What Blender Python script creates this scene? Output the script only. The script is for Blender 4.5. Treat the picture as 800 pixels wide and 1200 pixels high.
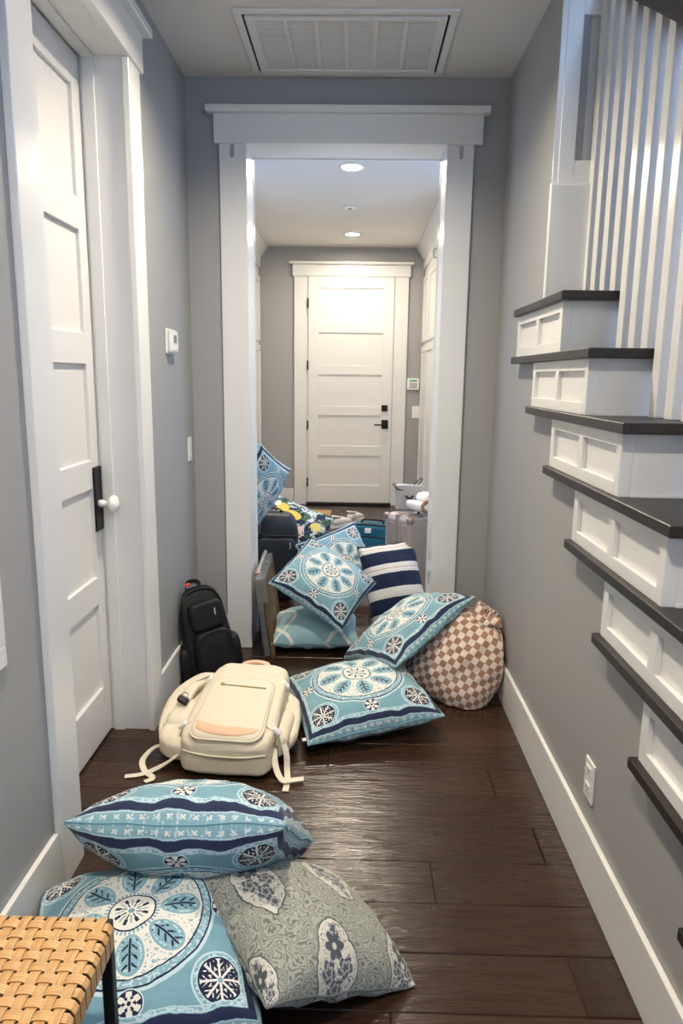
import bpy, bmesh, math, random
from mathutils import Vector, Matrix, Euler, noise
random.seed(7)
for o in list(bpy.data.objects): bpy.data.objects.remove(o)
S = bpy.context.scene
C = S.collection
PI = math.pi

# ------------------------------------------------------------------ camera, light, exposure
XL, XR, YD, H = -0.8007, 0.6725, 3.496, 2.7264
F_PX, PITCH, YAW, ROLL, CAM_H = 826.16, 0.1895, -0.0181, 0.0130, 1.3971
def make_camera():
    cy, sy, cp, sp = math.cos(YAW), math.sin(YAW), math.cos(PITCH), math.sin(PITCH)
    F = Vector((sy*cp, cy*cp, -sp)); R = Vector((cy, -sy, 0)); U = R.cross(F)
    c, s = math.cos(ROLL), math.sin(ROLL)
    R2 = c*R+s*U; U2 = -s*R+c*U
    cam = bpy.data.cameras.new('camera'); o = bpy.data.objects.new('camera', cam); C.objects.link(o)
    M = Matrix((R2, U2, -F)).transposed().to_4x4(); M.translation = Vector((0, 0, CAM_H))
    o.matrix_world = M
    cam.sensor_fit = 'VERTICAL'; cam.sensor_height = 36.0; cam.lens = F_PX*36.0/1200.0
    cam.clip_start = 0.02
    S.camera = o
make_camera()
S.view_settings.view_transform = 'Standard'; S.view_settings.look = 'None'
S.view_settings.gamma = 1.0; S.view_settings.use_curve_mapping = False
S.view_settings.exposure = 0.20
W = bpy.data.worlds.new('daylight'); S.world = W; W.use_nodes = True
bgn = W.node_tree.nodes['Background']; bgn.inputs[0].default_value = (0.55, 0.72, 1.0, 1); bgn.inputs[1].default_value = 1.2
def area(name, loc, direction, sx, sy, power, col):
    l = bpy.data.lights.new(name, 'AREA'); l.shape = 'RECTANGLE'; l.size = sx; l.size_y = sy
    l.energy = power; l.color = col
    o = bpy.data.objects.new(name, l); C.objects.link(o); o.location = loc
    o.rotation_euler = Vector(direction).to_track_quat('-Z', 'Y').to_euler()
    return o
COOL = (0.44, 0.64, 1.0); WARM = (1.0, 0.86, 0.68)
area('daylight_foyer_window', (0.45, -2.88, 1.55), (0, 1, 0), 1.9, 1.7, 20, COOL)
area('daylight_stair_window', (1.25, -.30, 3.60), (-.12, 1, -.62), .8, 1.2, 24, COOL)
area('daylight_landing_window', (1.70, .70, 2.75), (-1, .60, -.30), 1.1, 1.4, 25, (0.38, 0.58, 1.0))
area('daylight_mudroom_window_west', (-1.52, 4.45, 1.55), (1, 0, 0), 1.0, 1.5, 15, COOL)
area('daylight_mudroom_window_east', (1.18, 4.45, 1.55), (-1, 0, 0), 1.0, 1.5, 15, COOL)

# ------------------------------------------------------------------ node expressions
class N:
    """a scalar shader expression"""
    def __init__(s, nt, v): s.nt = nt; s.v = v
    def _m(s, op, b=None, c=None):
        n = s.nt.nodes.new('ShaderNodeMath'); n.operation = op
        for i, x in enumerate((s, b, c)):
            if x is None: continue
            if isinstance(x, N):
                if isinstance(x.v, (int, float)): n.inputs[i].default_value = x.v
                else: s.nt.links.new(x.v, n.inputs[i])
            else: n.inputs[i].default_value = x
        return N(s.nt, n.outputs[0])
    def __add__(s, b): return s._m('ADD', b)
    __radd__ = __add__
    def __sub__(s, b): return s._m('SUBTRACT', b)
    def __rsub__(s, b): return N(s.nt, b)._m('SUBTRACT', s)
    def __mul__(s, b): return s._m('MULTIPLY', b)
    __rmul__ = __mul__
    def __truediv__(s, b): return s._m('DIVIDE', b)
    def __lt__(s, b): return s._m('LESS_THAN', b)
    def __gt__(s, b): return s._m('GREATER_THAN', b)
    def abs(s): return s._m('ABSOLUTE')
    def sin(s): return s._m('SINE')
    def cos(s): return s._m('COSINE')
    def frac(s): return s._m('FRACT')
    def sqrt(s): return s._m('SQRT')
    def max(s, b): return s._m('MAXIMUM', b)
    def min(s, b): return s._m('MINIMUM', b)
    def atan2(s, b): return s._m('ARCTAN2', b)
    def pingpong(s, b): return s._m('PINGPONG', b)
    def mod(s, b): return s._m('FLOORED_MODULO', b)
def hyp(a, b): return (a*a+b*b).sqrt()
def between(x, a, b): return (x > a)*(x < b)

def new_mat(name):
    m = bpy.data.materials.new(name); m.use_nodes = True
    nt = m.node_tree; return m, nt, nt.nodes['Principled BSDF']
def setv(nt, sock, v):
    if isinstance(v, N): v = v.v
    if isinstance(v, bpy.types.NodeSocket): nt.links.new(v, sock)
    else: sock.default_value = v if not (isinstance(v, tuple) and len(v) == 3) else (*v, 1)
def mixc(nt, fac, a, b):
    n = nt.nodes.new('ShaderNodeMix'); n.data_type = 'RGBA'
    setv(nt, n.inputs[0], fac); setv(nt, n.inputs[6], a); setv(nt, n.inputs[7], b)
    return n.outputs[2]
def layer(nt, base, fac, col): return mixc(nt, fac, base, col)
def tex_noise(nt, scale, detail=3, vec=None, rough=.5, dist=0.0):
    n = nt.nodes.new('ShaderNodeTexNoise'); n.inputs['Scale'].default_value = scale
    n.inputs['Detail'].default_value = detail; n.inputs['Roughness'].default_value = rough; n.inputs['Distortion'].default_value = dist
    if vec is not None: nt.links.new(vec, n.inputs['Vector'])
    return N(nt, n.outputs[0]), n
def mapping(nt, vec, scale=(1, 1, 1), rot=(0, 0, 0), loc=(0, 0, 0)):
    m = nt.nodes.new('ShaderNodeMapping'); nt.links.new(vec, m.inputs[0])
    m.inputs['Scale'].default_value = scale; m.inputs['Rotation'].default_value = rot; m.inputs['Location'].default_value = loc
    return m.outputs[0]
def coord(nt, which): return nt.nodes.new('ShaderNodeTexCoord').outputs[which]
def bump(nt, bsdf, h, strength=.2, dist=.01):
    b = nt.nodes.new('ShaderNodeBump'); b.inputs['Strength'].default_value = strength; b.inputs['Distance'].default_value = dist
    setv(nt, b.inputs['Height'], h); nt.links.new(b.outputs[0], bsdf.inputs['Normal'])
def plain(name, col, rough=.5, metal=0.0, grain=0.0, gscale=200, spec=None, coat=0, var=0.0):
    m, nt, b = new_mat(name)
    b.inputs['Roughness'].default_value = rough; b.inputs['Metallic'].default_value = metal
    if spec is not None: b.inputs['Specular IOR Level'].default_value = spec
    if coat: b.inputs['Coat Weight'].default_value = coat
    v = coord(nt, 'Object')
    if var:
        n, _ = tex_noise(nt, 6, 3, v)
        setv(nt, b.inputs['Base Color'], mixc(nt, n, tuple(c*(1-var) for c in col), tuple(min(1, c*(1+var)) for c in col)))
    else: b.inputs['Base Color'].default_value = (*col, 1)
    if grain:
        n, _ = tex_noise(nt, gscale, 2, v); bump(nt, b, n, grain, .002)
    return m
M = {}
M['wall'] = plain('wall_paint_grey', (0.350, 0.348, 0.342), .55, grain=.12, gscale=160)
M['ceiling'] = plain('ceiling_paint', (0.70, 0.68, 0.65), .8, grain=.25, gscale=120)
M['white'] = plain('white_gloss_trim', (0.75, 0.745, 0.725), .28, grain=.03, gscale=60)
M['door'] = plain('white_door_paint', (0.75, 0.74, 0.715), .33, grain=.03, gscale=60)
M['plastic'] = plain('white_plastic', (0.82, 0.81, 0.78), .35)
M['plasticgrey'] = plain('grey_display', (0.16, 0.18, 0.15), .3)
M['green'] = plain('green_display', (0.10, 0.42, 0.16), .3)
M['black'] = plain('black_metal', (0.008, 0.008, 0.009), .45, spec=.3)
M['iron'] = plain('black_iron', (0.010, 0.010, 0.011), .45)
M['porcelain'] = plain('white_porcelain', (0.85, 0.85, 0.83), .12)
M['clear'] = plain('clear_hook_plastic', (0.42, 0.43, 0.43), .15)
M['darkgap'] = plain('dark_gap', (0.01, 0.01, 0.01), .8)
M['filter'] = plain('grey_filter', (0.30, 0.30, 0.29), .9)
M['blackcloth'] = plain('black_nylon', (0.010, 0.010, 0.011), .6, grain=.3, gscale=700, spec=.3)
M['blackweb'] = plain('black_webbing', (0.016, 0.016, 0.017), .55, spec=.3)
M['navycloth'] = plain('navy_nylon', (0.014, 0.017, 0.026), .5, grain=.2, gscale=700)
M['red'] = plain('red_fabric', (0.75, 0.06, 0.03), .6)
M['cream'] = plain('cream_nylon', (0.70, 0.625, 0.485), .6, grain=.9, gscale=26, var=.03)
M['creamweb'] = plain('cream_webbing', (0.70, 0.64, 0.52), .6, grain=.3, gscale=1200)
M['tan'] = plain('tan_leather', (0.72, 0.47, 0.30), .5, grain=.2, gscale=500)
M['zip'] = plain('brass_zip', (0.45, 0.36, 0.16), .35, metal=.6)
M['tealcloth'] = plain('teal_luggage_fabric', (0.006, 0.105, 0.165), .55, grain=.3, gscale=500)
M['rose'] = plain('rose_gold_shell', (0.43, 0.375, 0.345), .35, metal=.25)
M['roseedge'] = plain('rose_gold_trim', (0.52, 0.38, 0.34), .25, metal=.6)
M['paper'] = plain('grey_paper', (0.40, 0.385, 0.375), .8)
M['hatwhite'] = plain('white_fabric', (0.80, 0.79, 0.77), .7)
M['brown'] = plain('brown_leather', (0.30, 0.15, 0.07), .5)
M['shoe'] = plain('white_sneaker', (0.78, 0.73, 0.70), .6)
M['shoesole'] = plain('sneaker_sole', (0.78, 0.75, 0.72), .5)
M['wrap'] = plain('clear_plastic_wrap', (0.13, 0.135, 0.14), .12, grain=.9, gscale=25, spec=.8)
M['framewood'] = plain('raw_frame_wood', (0.15, 0.09, 0.042), .6, var=.2)
M['framesilver'] = plain('silver_frame', (0.42, 0.42, 0.41), .35, metal=.3)
def emis(name, col, st):
    m, nt, b = new_mat(name); b.inputs['Emission Color'].default_value = (*col, 1); b.inputs['Emission Strength'].default_value = st
    b.inputs['Base Color'].default_value = (*col, 1); return m
def glass():
    m, nt, b = new_mat('window_glass'); b.inputs['Transmission Weight'].default_value = 1; b.inputs['Roughness'].default_value = .02
    b.inputs['IOR'].default_value = 1.1
    return m
M['glass'] = glass()
def mat_floor():
    m, nt, b = new_mat('hand_scraped_dark_wood')
    geo = nt.nodes.new('ShaderNodeNewGeometry').outputs['Position']
    oi = nt.nodes.new('ShaderNodeObjectInfo'); rnd = N(nt, oi.outputs['Random'])
    cmb = nt.nodes.new('ShaderNodeCombineXYZ'); nt.links.new((rnd*37.0).v, cmb.inputs[2]); nt.links.new((rnd*11.0).v, cmb.inputs[0])
    add = nt.nodes.new('ShaderNodeVectorMath'); nt.links.new(geo, add.inputs[0]); nt.links.new(cmb.outputs[0], add.inputs[1])
    v = add.outputs[0]
    g1, _ = tex_noise(nt, 1, 6, mapping(nt, v, (5, 42, 1)), .62, .5)
    g2, _ = tex_noise(nt, 1, 3, mapping(nt, v, (2.2, 6, 1)), .5, .8)
    knot, _ = tex_noise(nt, 1, 2, mapping(nt, v, (5, 9, 1)), .5, 2.0)
    c = mixc(nt, g1, (0.012, 0.0056, 0.0030), (0.066, 0.032, 0.0165))
    c = mixc(nt, g2*0.55, c, (0.034, 0.019, 0.012))
    c = mixc(nt, (knot > .70)*.55, c, (0.010, 0.006, 0.004))
    hs = nt.nodes.new('ShaderNodeHueSaturation'); setv(nt, hs.inputs['Value'], rnd*0.5+0.78); nt.links.new(c, hs.inputs['Color'])
    nt.links.new(hs.outputs[0], b.inputs['Base Color'])
    rip, _ = tex_noise(nt, 1, 2, mapping(nt, v, (9, 75, 1)), .5, .6)
    sc, _ = tex_noise(nt, 1, 2, mapping(nt, v, (26, 120, 1)), .5, .3)
    wav, _ = tex_noise(nt, 1, 1, mapping(nt, v, (3, 14, 1)), .5, .4)
    patch, _ = tex_noise(nt, 2.2, 1, v)
    setv(nt, b.inputs['Roughness'], g2*0.16+0.16)
    bump(nt, b, rip*(patch*1.6-.2)*.8+wav*1.2+sc*.30+g1*.15, .46, .008)
    b.inputs['Specular IOR Level'].default_value = .36
    return m
M['floor'] = mat_floor()
def mat_darkwood(name, c0, c1, rough):
    m, nt, b = new_mat(name); v = coord(nt, 'Object')
    g, _ = tex_noise(nt, 1, 5, mapping(nt, v, (60, 4, 60)), .6, .4)
    setv(nt, b.inputs['Base Color'], mixc(nt, g, c0, c1)); b.inputs['Roughness'].default_value = rough
    bump(nt, b, g, .12, .003); return m
M['tread'] = mat_darkwood('dark_stained_tread', (0.009, 0.006, 0.005), (0.026, 0.018, 0.014), .40)
M['rail'] = mat_darkwood('dark_stained_rail', (0.016, 0.010, 0.010), (0.040, 0.028, 0.030), .3)
def mat_cane():
    m, nt, b = new_mat('woven_cane'); v = coord(nt, 'UV')
    oi = nt.nodes.new('ShaderNodeObjectInfo'); rnd = N(nt, oi.outputs['Random'])
    sx = nt.nodes.new('ShaderNodeSeparateXYZ'); nt.links.new(v, sx.inputs[0]); u = N(nt, sx.outputs[0]); w = N(nt, sx.outputs[1])
    cmb = nt.nodes.new('ShaderNodeCombineXYZ'); nt.links.new((u*3+rnd*50).v, cmb.inputs[0]); nt.links.new((w*1.0).v, cmb.inputs[1])
    g, _ = tex_noise(nt, 1, 4, mapping(nt, cmb.outputs[0], (3, 14, 1)), .6, .3)
    big, _ = tex_noise(nt, 1, 1, mapping(nt, cmb.outputs[0], (1.6, 2.0, 1)), .5)
    c = mixc(nt, (g-.25)*1.9, (0.44, 0.22, 0.07), (0.82, 0.53, 0.25))
    c = mixc(nt, (big > .58)*.45, c, (0.46, 0.22, 0.07))
    rib = ((w*4.0).frac()-.5).abs()*2          # four canes to a strap
    c = mixc(nt, (rib > .84)*.7, c, (0.36, 0.17, 0.05))
    nt.links.new(c, b.inputs['Base Color']); b.inputs['Roughness'].default_value = .38
    bump(nt, b, (1.0-rib*rib)*.8+g*.15, .3, .001); return m
M['cane'] = mat_cane()
def mat_jute():
    m, nt, b = new_mat('jute_mat'); v = coord(nt, 'Object')
    g, _ = tex_noise(nt, 1, 4, mapping(nt, v, (60, 60, 60)), .6)
    setv(nt, b.inputs['Base Color'], mixc(nt, g, (0.34, 0.20, 0.07), (0.66, 0.47, 0.22))); b.inputs['Roughness'].default_value = .9
    bump(nt, b, g, .8, .01); return m
M['jute'] = mat_jute()

# printed fabrics; uv runs 0..1 over a pillow face, here turned to -1..1
def fabric(name):
    m, nt, b = new_mat(name); uvn = nt.nodes.new('ShaderNodeUVMap')
    sx = nt.nodes.new('ShaderNodeSeparateXYZ'); nt.links.new(uvn.outputs[0], sx.inputs[0])
    u = N(nt, sx.outputs[0])*2.0-1.0; v = N(nt, sx.outputs[1])*2.0-1.0
    b.inputs['Roughness'].default_value = .85; b.inputs['Specular IOR Level'].default_value = .2
    b.inputs['Sheen Weight'].default_value = .15
    wv = mapping(nt, uvn.outputs[0], (1, 1, 1))
    return m, nt, b, u, v, wv
def finish_fabric(nt, b, col, wv, fold=.25):
    w1, _ = tex_noise(nt, 260, 1, wv); w2, _ = tex_noise(nt, 5, 3, wv)
    nt.links.new(col, b.inputs['Base Color']) if not isinstance(col, tuple) else setv(nt, b.inputs['Base Color'], col)
    bump(nt, b, w1*.12+w2*fold*4, .35, .006)
AQUA = (0.160, 0.320, 0.385); AQUA2 = (0.230, 0.405, 0.470); CREAM = (0.74, 0.73, 0.66); NAVY = (0.012, 0.017, 0.050); PALE = (0.50, 0.64, 0.68)
def mat_medallion():
    m, nt, b, u, v, wv = fabric('blue_medallion_print')
    wob, _ = tex_noise(nt, 28, 2, wv); wob = (wob-.5)*.022
    au = u.abs(); av = v.abs(); mm = au.max(av)+wob; nn = au.min(av)
    mot, _ = tex_noise(nt, 9, 4, wv, .6)
    fine, _ = tex_noise(nt, 70, 2, wv, .6)
    c = mixc(nt, (mot-.3)*1.6, AQUA, AQUA2)
    r = hyp(u, v)+wob*.6; th = u.atan2(v)
    a8 = (th+PI/8).mod(PI/4)-PI/8
    px = r*a8.cos(); py = r*a8.sin(); apy = py.abs()
    # medallion
    c = layer(nt, c, (r < .625)*(r > .60), PALE)
    c = layer(nt, c, r < .600, NAVY)
    c = layer(nt, c, r < .586, mixc(nt, (fine > .53), AQUA2, PALE))
    c = layer(nt, c, r < .530, NAVY)
    c = layer(nt, c, r < .518, CREAM)
    c = layer(nt, c, (r < .518)*between(fine, .575, .66)*(r > .24), AQUA)
    pe = hyp((px-.355)/.150, py/(.100+(px-.355)*.10))
    c = layer(nt, c, pe < 1.12, CREAM)
    c = layer(nt, c, pe < 1.0, AQUA2)
    c = layer(nt, c, between(pe, .70, .84)*(fine > .5), PALE)
    c = layer(nt, c, (apy < .008)*between(px, .235, .475), NAVY)
    br = (((px-apy*1.0)*15.0).frac() < .33)*(apy < .052)*between(px, .255, .47)*(apy > .012)*(fine > .40)
    c = layer(nt, c, br, NAVY)
    c = layer(nt, c, between(r, .172, .205)*((th*(40/(2*PI))).frac() < .55), AQUA2)
    c = layer(nt, c, r < .176, NAVY)
    c = layer(nt, c, r < .164, CREAM)
    a16 = (th).mod(PI/4)-PI/8; sy = (r*a16.sin()).abs(); sx_ = r*a16.cos()
    c = layer(nt, c, (sy < (.005+(sx_ > .085)*.008))*between(sx_, .035, .128), NAVY)
    c = layer(nt, c, (((r*a8.sin()).abs()) < .005)*between(r, .05, .12), AQUA)
    c = layer(nt, c, r < .024, AQUA)
    # corner roundels
    qx = au-.615; qy = av-.615; r2 = hyp(qx, qy)+wob*.4; t2 = qx.atan2(qy)
    b8 = (t2+PI/8).mod(PI/4)-PI/8; ry = (r2*b8.sin()).abs(); rx = r2*b8.cos()
    c = layer(nt, c, between(r2, .195, .210), PALE)
    c = layer(nt, c, between(r2, .165, .190)*(fine > .54), PALE)
    c = layer(nt, c, r2 < .172, PALE); c = layer(nt, c, r2 < .163, NAVY)
    star = (ry < .0085)*between(rx, .020, .150)
    twig = (((rx-ry)*24.0).frac() < .30)*(ry < .040)*between(rx, .065, .15)
    c = layer(nt, c, star.max(twig*(r2 < .15)*(fine > .46)), CREAM)
    c = layer(nt, c, r2 < .020, AQUA2)
    # small roundels on the middles of the sides
    r3 = hyp(nn, mm-.690)+wob*.3; t3 = nn.atan2(mm-.690); d6 = (t3+PI/6).mod(PI/3)-PI/6
    c = layer(nt, c, r3 < .098, PALE); c = layer(nt, c, r3 < .088, NAVY)
    fl = ((r3*d6.sin()).abs() < .010+(r3 > .045)*.010)*between(r3, .014, .080)
    c = layer(nt, c, fl, CREAM)
    # border
    c = layer(nt, c, mm > .762, AQUA2)
    c = layer(nt, c, between(mm, .762, .770), PALE)
    c = layer(nt, c, between(mm, .770, .795)*(fine > .50), PALE)
    c = layer(nt, c, between(mm, .795, .804), PALE)
    c = layer(nt, c, between(mm, .811, .892), mixc(nt, mot, NAVY, (0.030, 0.040, 0.095)))
    fx = (nn*10.0).frac()-.5; fy = (mm-.942)*12.0
    fr = hyp(fx, fy); fa = (fx.atan2(fy)*2).sin().abs()
    c = layer(nt, c, (fr < .08+fa*.22)*(fine > .42), CREAM)
    c = layer(nt, c, between(mm, .897, .906), PALE)
    c = layer(nt, c, (mm > .912)*(((nn*9.0+.5).frac()-.5).abs() < .22)*(fine > .55), PALE)
    finish_fabric(nt, b, c, wv); return m
M['medallion'] = mat_medallion()
def mat_sage():
    m, nt, b, u, v, wv = fabric('sage_floral_print')
    n1, nd = tex_noise(nt, 7, 2, wv)
    lines = ((n1*150.0+(u+v)*9.0).sin())
    c = mixc(nt, (lines > .35), (0.345, 0.350, 0.295), (0.165, 0.175, 0.150))
    fine, _ = tex_noise(nt, 60, 3, wv)
    c = layer(nt, c, (fine > .60)*.6, (0.42, 0.44, 0.39))
    # staggered leaf-shaped cartouches with flowers
    gx = u*1.25+.15; gy = v*1.02+.30
    row = (gy-(gy.mod(1.0)))
    cx = (gx+row*.5).mod(1.0)-.5; cy = gy.mod(1.0)-.5
    wob, _ = tex_noise(nt, 14, 2, wv); wob = (wob-.5)*.38
    e = hyp(cx/.27, cy/(.43-cx.abs()*.3))+wob
    c = layer(nt, c, e < .98, (0.10, 0.11, 0.11)); c = layer(nt, c, e < .92, (0.60, 0.575, 0.50))
    stem, _ = tex_noise(nt, 34, 2, wv)
    c = layer(nt, c, (e < .85)*between(stem, .49, .525), (0.10, 0.11, 0.12))
    for (ox, oy, rr, k, dark) in ((0.0, .17, .125, 6, 1), (.105, -.01, .105, 5, 0), (-.105, -.02, .105, 5, 0), (.0, -.17, .110, 5, 0), (.04, -.30, .06, 5, 0), (.02, .30, .06, 4, 0)):
        x = cx-ox; y = cy-oy; q = hyp(x, y); t = x.atan2(y)
        pet = ((t*(k/2.0)).sin().abs())*.45+.55
        inside = q < pet*rr
        c = layer(nt, c, inside, (0.075, 0.090, 0.105) if dark else mixc(nt, ((q*110.0+(t*k).sin()).sin() > -.1), (0.33, 0.33, 0.32), (0.085, 0.095, 0.11)))
        c = layer(nt, c, q < rr*.22, (0.55, 0.52, 0.45) if dark else (0.09, 0.10, 0.11))
    finish_fabric(nt, b, c, wv); return m
M['sage'] = mat_sage()
def mat_ogee():
    m, nt, b, u, v, wv = fabric('teal_ogee_print')
    mot, _ = tex_noise(nt, 8, 3, wv)
    c = mixc(nt, mot, (0.235, 0.400, 0.440), (0.285, 0.455, 0.490))
    ph = (v*PI*1.05+.6); s = ph.cos()*.42
    x = (u*.95+.1).mod(1.0)-.5
    d1 = (x-s*.55).abs(); d2 = (x+s*.55).abs()
    d3 = ((x-s*.55).abs()-1.0).abs(); d4 = ((x+s*.55).abs()-1.0).abs()
    w = (ph.sin().abs())*.015+.028
    c = layer(nt, c, d1.min(d2).min(d3).min(d4) < w, (0.72, 0.71, 0.64))
    finish_fabric(nt, b, c, wv, .45); return m
M['ogee'] = mat_ogee()
def mat_stripe():
    m, nt, b, u, v, wv = fabric('navy_white_stripe')
    t = (v*2.05+.30).mod(1.0)
    c = mixc(nt, t < .60, (0.74, 0.72, 0.68), (0.012, 0.022, 0.058))
    c = layer(nt, c, between(t, .78, .80)*(v > .2), (0.40, 0.05, 0.04))
    c = layer(nt, c, between(t, .655, .665), (0.3, 0.3, 0.34))
    finish_fabric(nt, b, c, wv); return m
M['stripe'] = mat_stripe()
def mat_check():
    m, nt, b, u, v, wv = fabric('brown_checker_print')
    k = 10.5
    p = ((u*k).mod(2.0) < 1.0); q = ((v*k).mod(2.0) < 1.0)
    x = (p-q).abs()
    c = mixc(nt, x, (0.76, 0.65, 0.56), (0.36, 0.205, 0.135))
    finish_fabric(nt, b, c, wv, .5); return m
M['check'] = mat_check()
def mat_lemon():
    m, nt, b, u, v, wv = fabric('lemon_floral_print')
    n1, _ = tex_noise(nt, 5.5, 3, wv, .55, 1.2); n2, _ = tex_noise(nt, 9, 3, mapping(nt, wv, (1, 1, 1), loc=(3, 5, 0)), .55, 1.0)
    c = mixc(nt, n1 > .50, (0.012, 0.022, 0.045), (0.60, 0.62, 0.60))
    c = layer(nt, c, n2 > .56, (0.065, 0.125, 0.075))
    c = layer(nt, c, between(n2, .42, .46), (0.03, 0.055, 0.10))
    for (cx, cy, rx, ry, col) in ((-.50, .52, .20, .15, (0.72, 0.50, 0.08)), (-.12, .40, .25, .14, (0.70, 0.50, 0.09)), (-.72, .60, .12, .10, (0.75, 0.68, 0.50)), (.60, .35, .16, .12, (0.7, .55, .15)), (-.4, -.5, .2, .14, (0.7, .5, .1))):
        e = hyp((u-cx)/rx, (v-cy)/ry); c = layer(nt, c, e < 1.0, col)
    for (cx, cy, rr) in ((.18, .02, .22), (-.15, -.15, .14), (.55, -.45, .2)):
        x = u-cx; y = v-cy; q = hyp(x, y); t = x.atan2(y)
        c = layer(nt, c, q < ((t*2.5).sin().abs()*.35+.65)*rr, (0.72, 0.47, 0.43)); c = layer(nt, c, q < rr*.25, (0.45, 0.27, 0.05))
    finish_fabric(nt, b, c, wv); return m
M['lemon'] = mat_lemon()

# ------------------------------------------------------------------ object helpers
def obj(name, me, mat=None, parent=None, loc=(0, 0, 0), rot=(0, 0, 0), label=None):
    o = bpy.data.objects.new(name, me); C.objects.link(o)
    if mat is not None and not me.materials: me.materials.append(mat)
    o.parent = parent; o.location = loc; o.rotation_euler = rot
    if label: o['label'] = label
    return o
def tag(o, label=None, cat=None, group=None, kind=None):
    if label: o['label'] = label
    if cat: o['category'] = cat
    if group: o['group'] = group
    if kind: o['kind'] = kind
    return o
def thing(name, label, cat, loc=(0, 0, 0), rot=(0, 0, 0), group=None, kind=None):
    o = bpy.data.objects.new(name, None); C.objects.link(o); o.location = loc; o.rotation_euler = rot; o.empty_display_size = .05
    return tag(o, label, cat, group, kind)
def mesh(name, verts, faces, smooth=False, uvs=None):
    me = bpy.data.meshes.new(name); me.from_pydata([tuple(v) for v in verts], [], faces); me.update()
    if smooth: me.polygons.foreach_set('use_smooth', [True]*len(me.polygons))
    if uvs is not None:
        l = me.uv_layers.new(name='UVMap')
        for lp in me.loops: l.data[lp.index].uv = uvs[lp.vertex_index]
    return me
BOXF = [(0, 3, 2, 1), (4, 5, 6, 7), (0, 1, 5, 4), (1, 2, 6, 5), (2, 3, 7, 6), (3, 0, 4, 7)]
def boxv(b): x0, x1, y0, y1, z0, z1 = b; return [(x0, y0, z0), (x1, y0, z0), (x1, y1, z0), (x0, y1, z0), (x0, y0, z1), (x1, y0, z1), (x1, y1, z1), (x0, y1, z1)]
def boxes_me(name, boxes, bev=0.0):
    v, f = [], []
    for b in boxes:
        n = len(v); v += boxv(b); f += [tuple(i+n for i in q) for q in BOXF]
    me = mesh(name, v, f)
    if bev:
        bm = bmesh.new(); bm.from_mesh(me)
        bmesh.ops.bevel(bm, geom=bm.edges[:], offset=bev, segments=1 if bev < .004 else 2, affect='EDGES', clamp_overlap=True)
        bm.to_mesh(me); bm.free()
    return me
def box(name, b, mat, parent=None, bev=.0015, **k): return obj(name, boxes_me(name, [b], bev), mat, parent, **k)
def boxes(name, bs, mat, parent=None, bev=.0015, **k): return obj(name, boxes_me(name, bs, bev), mat, parent, **k)
def struct(o): o['kind'] = 'structure'; return o
def prism_me(name, poly, axis, a, b):
    """poly: 2d points; extruded along axis from a to b"""
    def P(p, t):
        if axis == 0: return (t, p[0], p[1])
        if axis == 1: return (p[0], t, p[1])
        return (p[0], p[1], t)
    n = len(poly); v = [P(p, a) for p in poly]+[P(p, b) for p in poly]
    f = [tuple(range(n-1, -1, -1)), tuple(range(n, 2*n))]+[(i, (i+1) % n, n+(i+1) % n, n+i) for i in range(n)]
    me = mesh(name, v, f); bm = bmesh.new(); bm.from_mesh(me); bmesh.ops.recalc_face_normals(bm, faces=bm.faces[:]); bm.to_mesh(me); bm.free()
    return me
def cr(points, n):
    P = [Vector(p) for p in points]; P = [P[0]*2-P[1]]+P+[P[-1]*2-P[-2]]; out = []
    for i in range(1, len(P)-2):
        for j in range(n):
            t = j/n; a, b, c, d = P[i-1:i+3]
            out.append(.5*((2*b)+(c-a)*t+(2*a-5*b+4*c-d)*t*t+(3*b-a-3*c+d)*t**3))
    out.append(P[-2]); return out
def tube_me(name, pts, r, seg=8, closed=False, n=0):
    P = cr(pts, n) if n else [Vector(p) for p in pts]
    v, f = [], []; m = len(P)
    prev = None
    for i, p in enumerate(P):
        t = (P[(i+1) % m]-P[i-1]) if closed else (P[min(i+1, m-1)]-P[max(i-1, 0)])
        t.normalize()
        ref = prev if prev is not None else (Vector((0, 0, 1)) if abs(t.z) < .9 else Vector((1, 0, 0)))
        a = (ref-t*ref.dot(t)).normalized(); prev = a; bb = t.cross(a)
        rr = r[i] if isinstance(r, (list, tuple)) else r
        for k in range(seg): v.append(p+(a*math.cos(2*PI*k/seg)+bb*math.sin(2*PI*k/seg))*rr)
    for i in range(m if closed else m-1):
        j = (i+1) % m
        for k in range(seg): f.append((i*seg+k, i*seg+(k+1) % seg, j*seg+(k+1) % seg, j*seg+k))
    if not closed: f += [tuple(range(seg-1, -1, -1)), tuple((m-1)*seg+k for k in range(seg))]
    return mesh(name, v, f, True)
def ribbon_me(name, pts, w, th, up=(0, 0, 1), n=6):
    P = cr(pts, n); v, f = [], []
    for i, p in enumerate(P):
        t = (P[min(i+1, len(P)-1)]-P[max(i-1, 0)]).normalized(); u = Vector(up) if not callable(up) else up(i/(len(P)-1))
        s = t.cross(u); s = s.normalized() if s.length > 1e-4 else Vector((1, 0, 0)); q = s.cross(t).normalized()
        for (a, b) in ((-1, -1), (1, -1), (1, 1), (-1, 1)): v.append(p+s*a*w/2+q*b*th/2)
    m = len(P)
    for i in range(m-1):
        for k in range(4): f.append((i*4+k, i*4+(k+1) % 4, i*4+4+(k+1) % 4, i*4+4+k))
    f += [(3, 2, 1, 0), tuple((m-1)*4+k for k in range(4))]
    return mesh(name, v, f)
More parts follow.
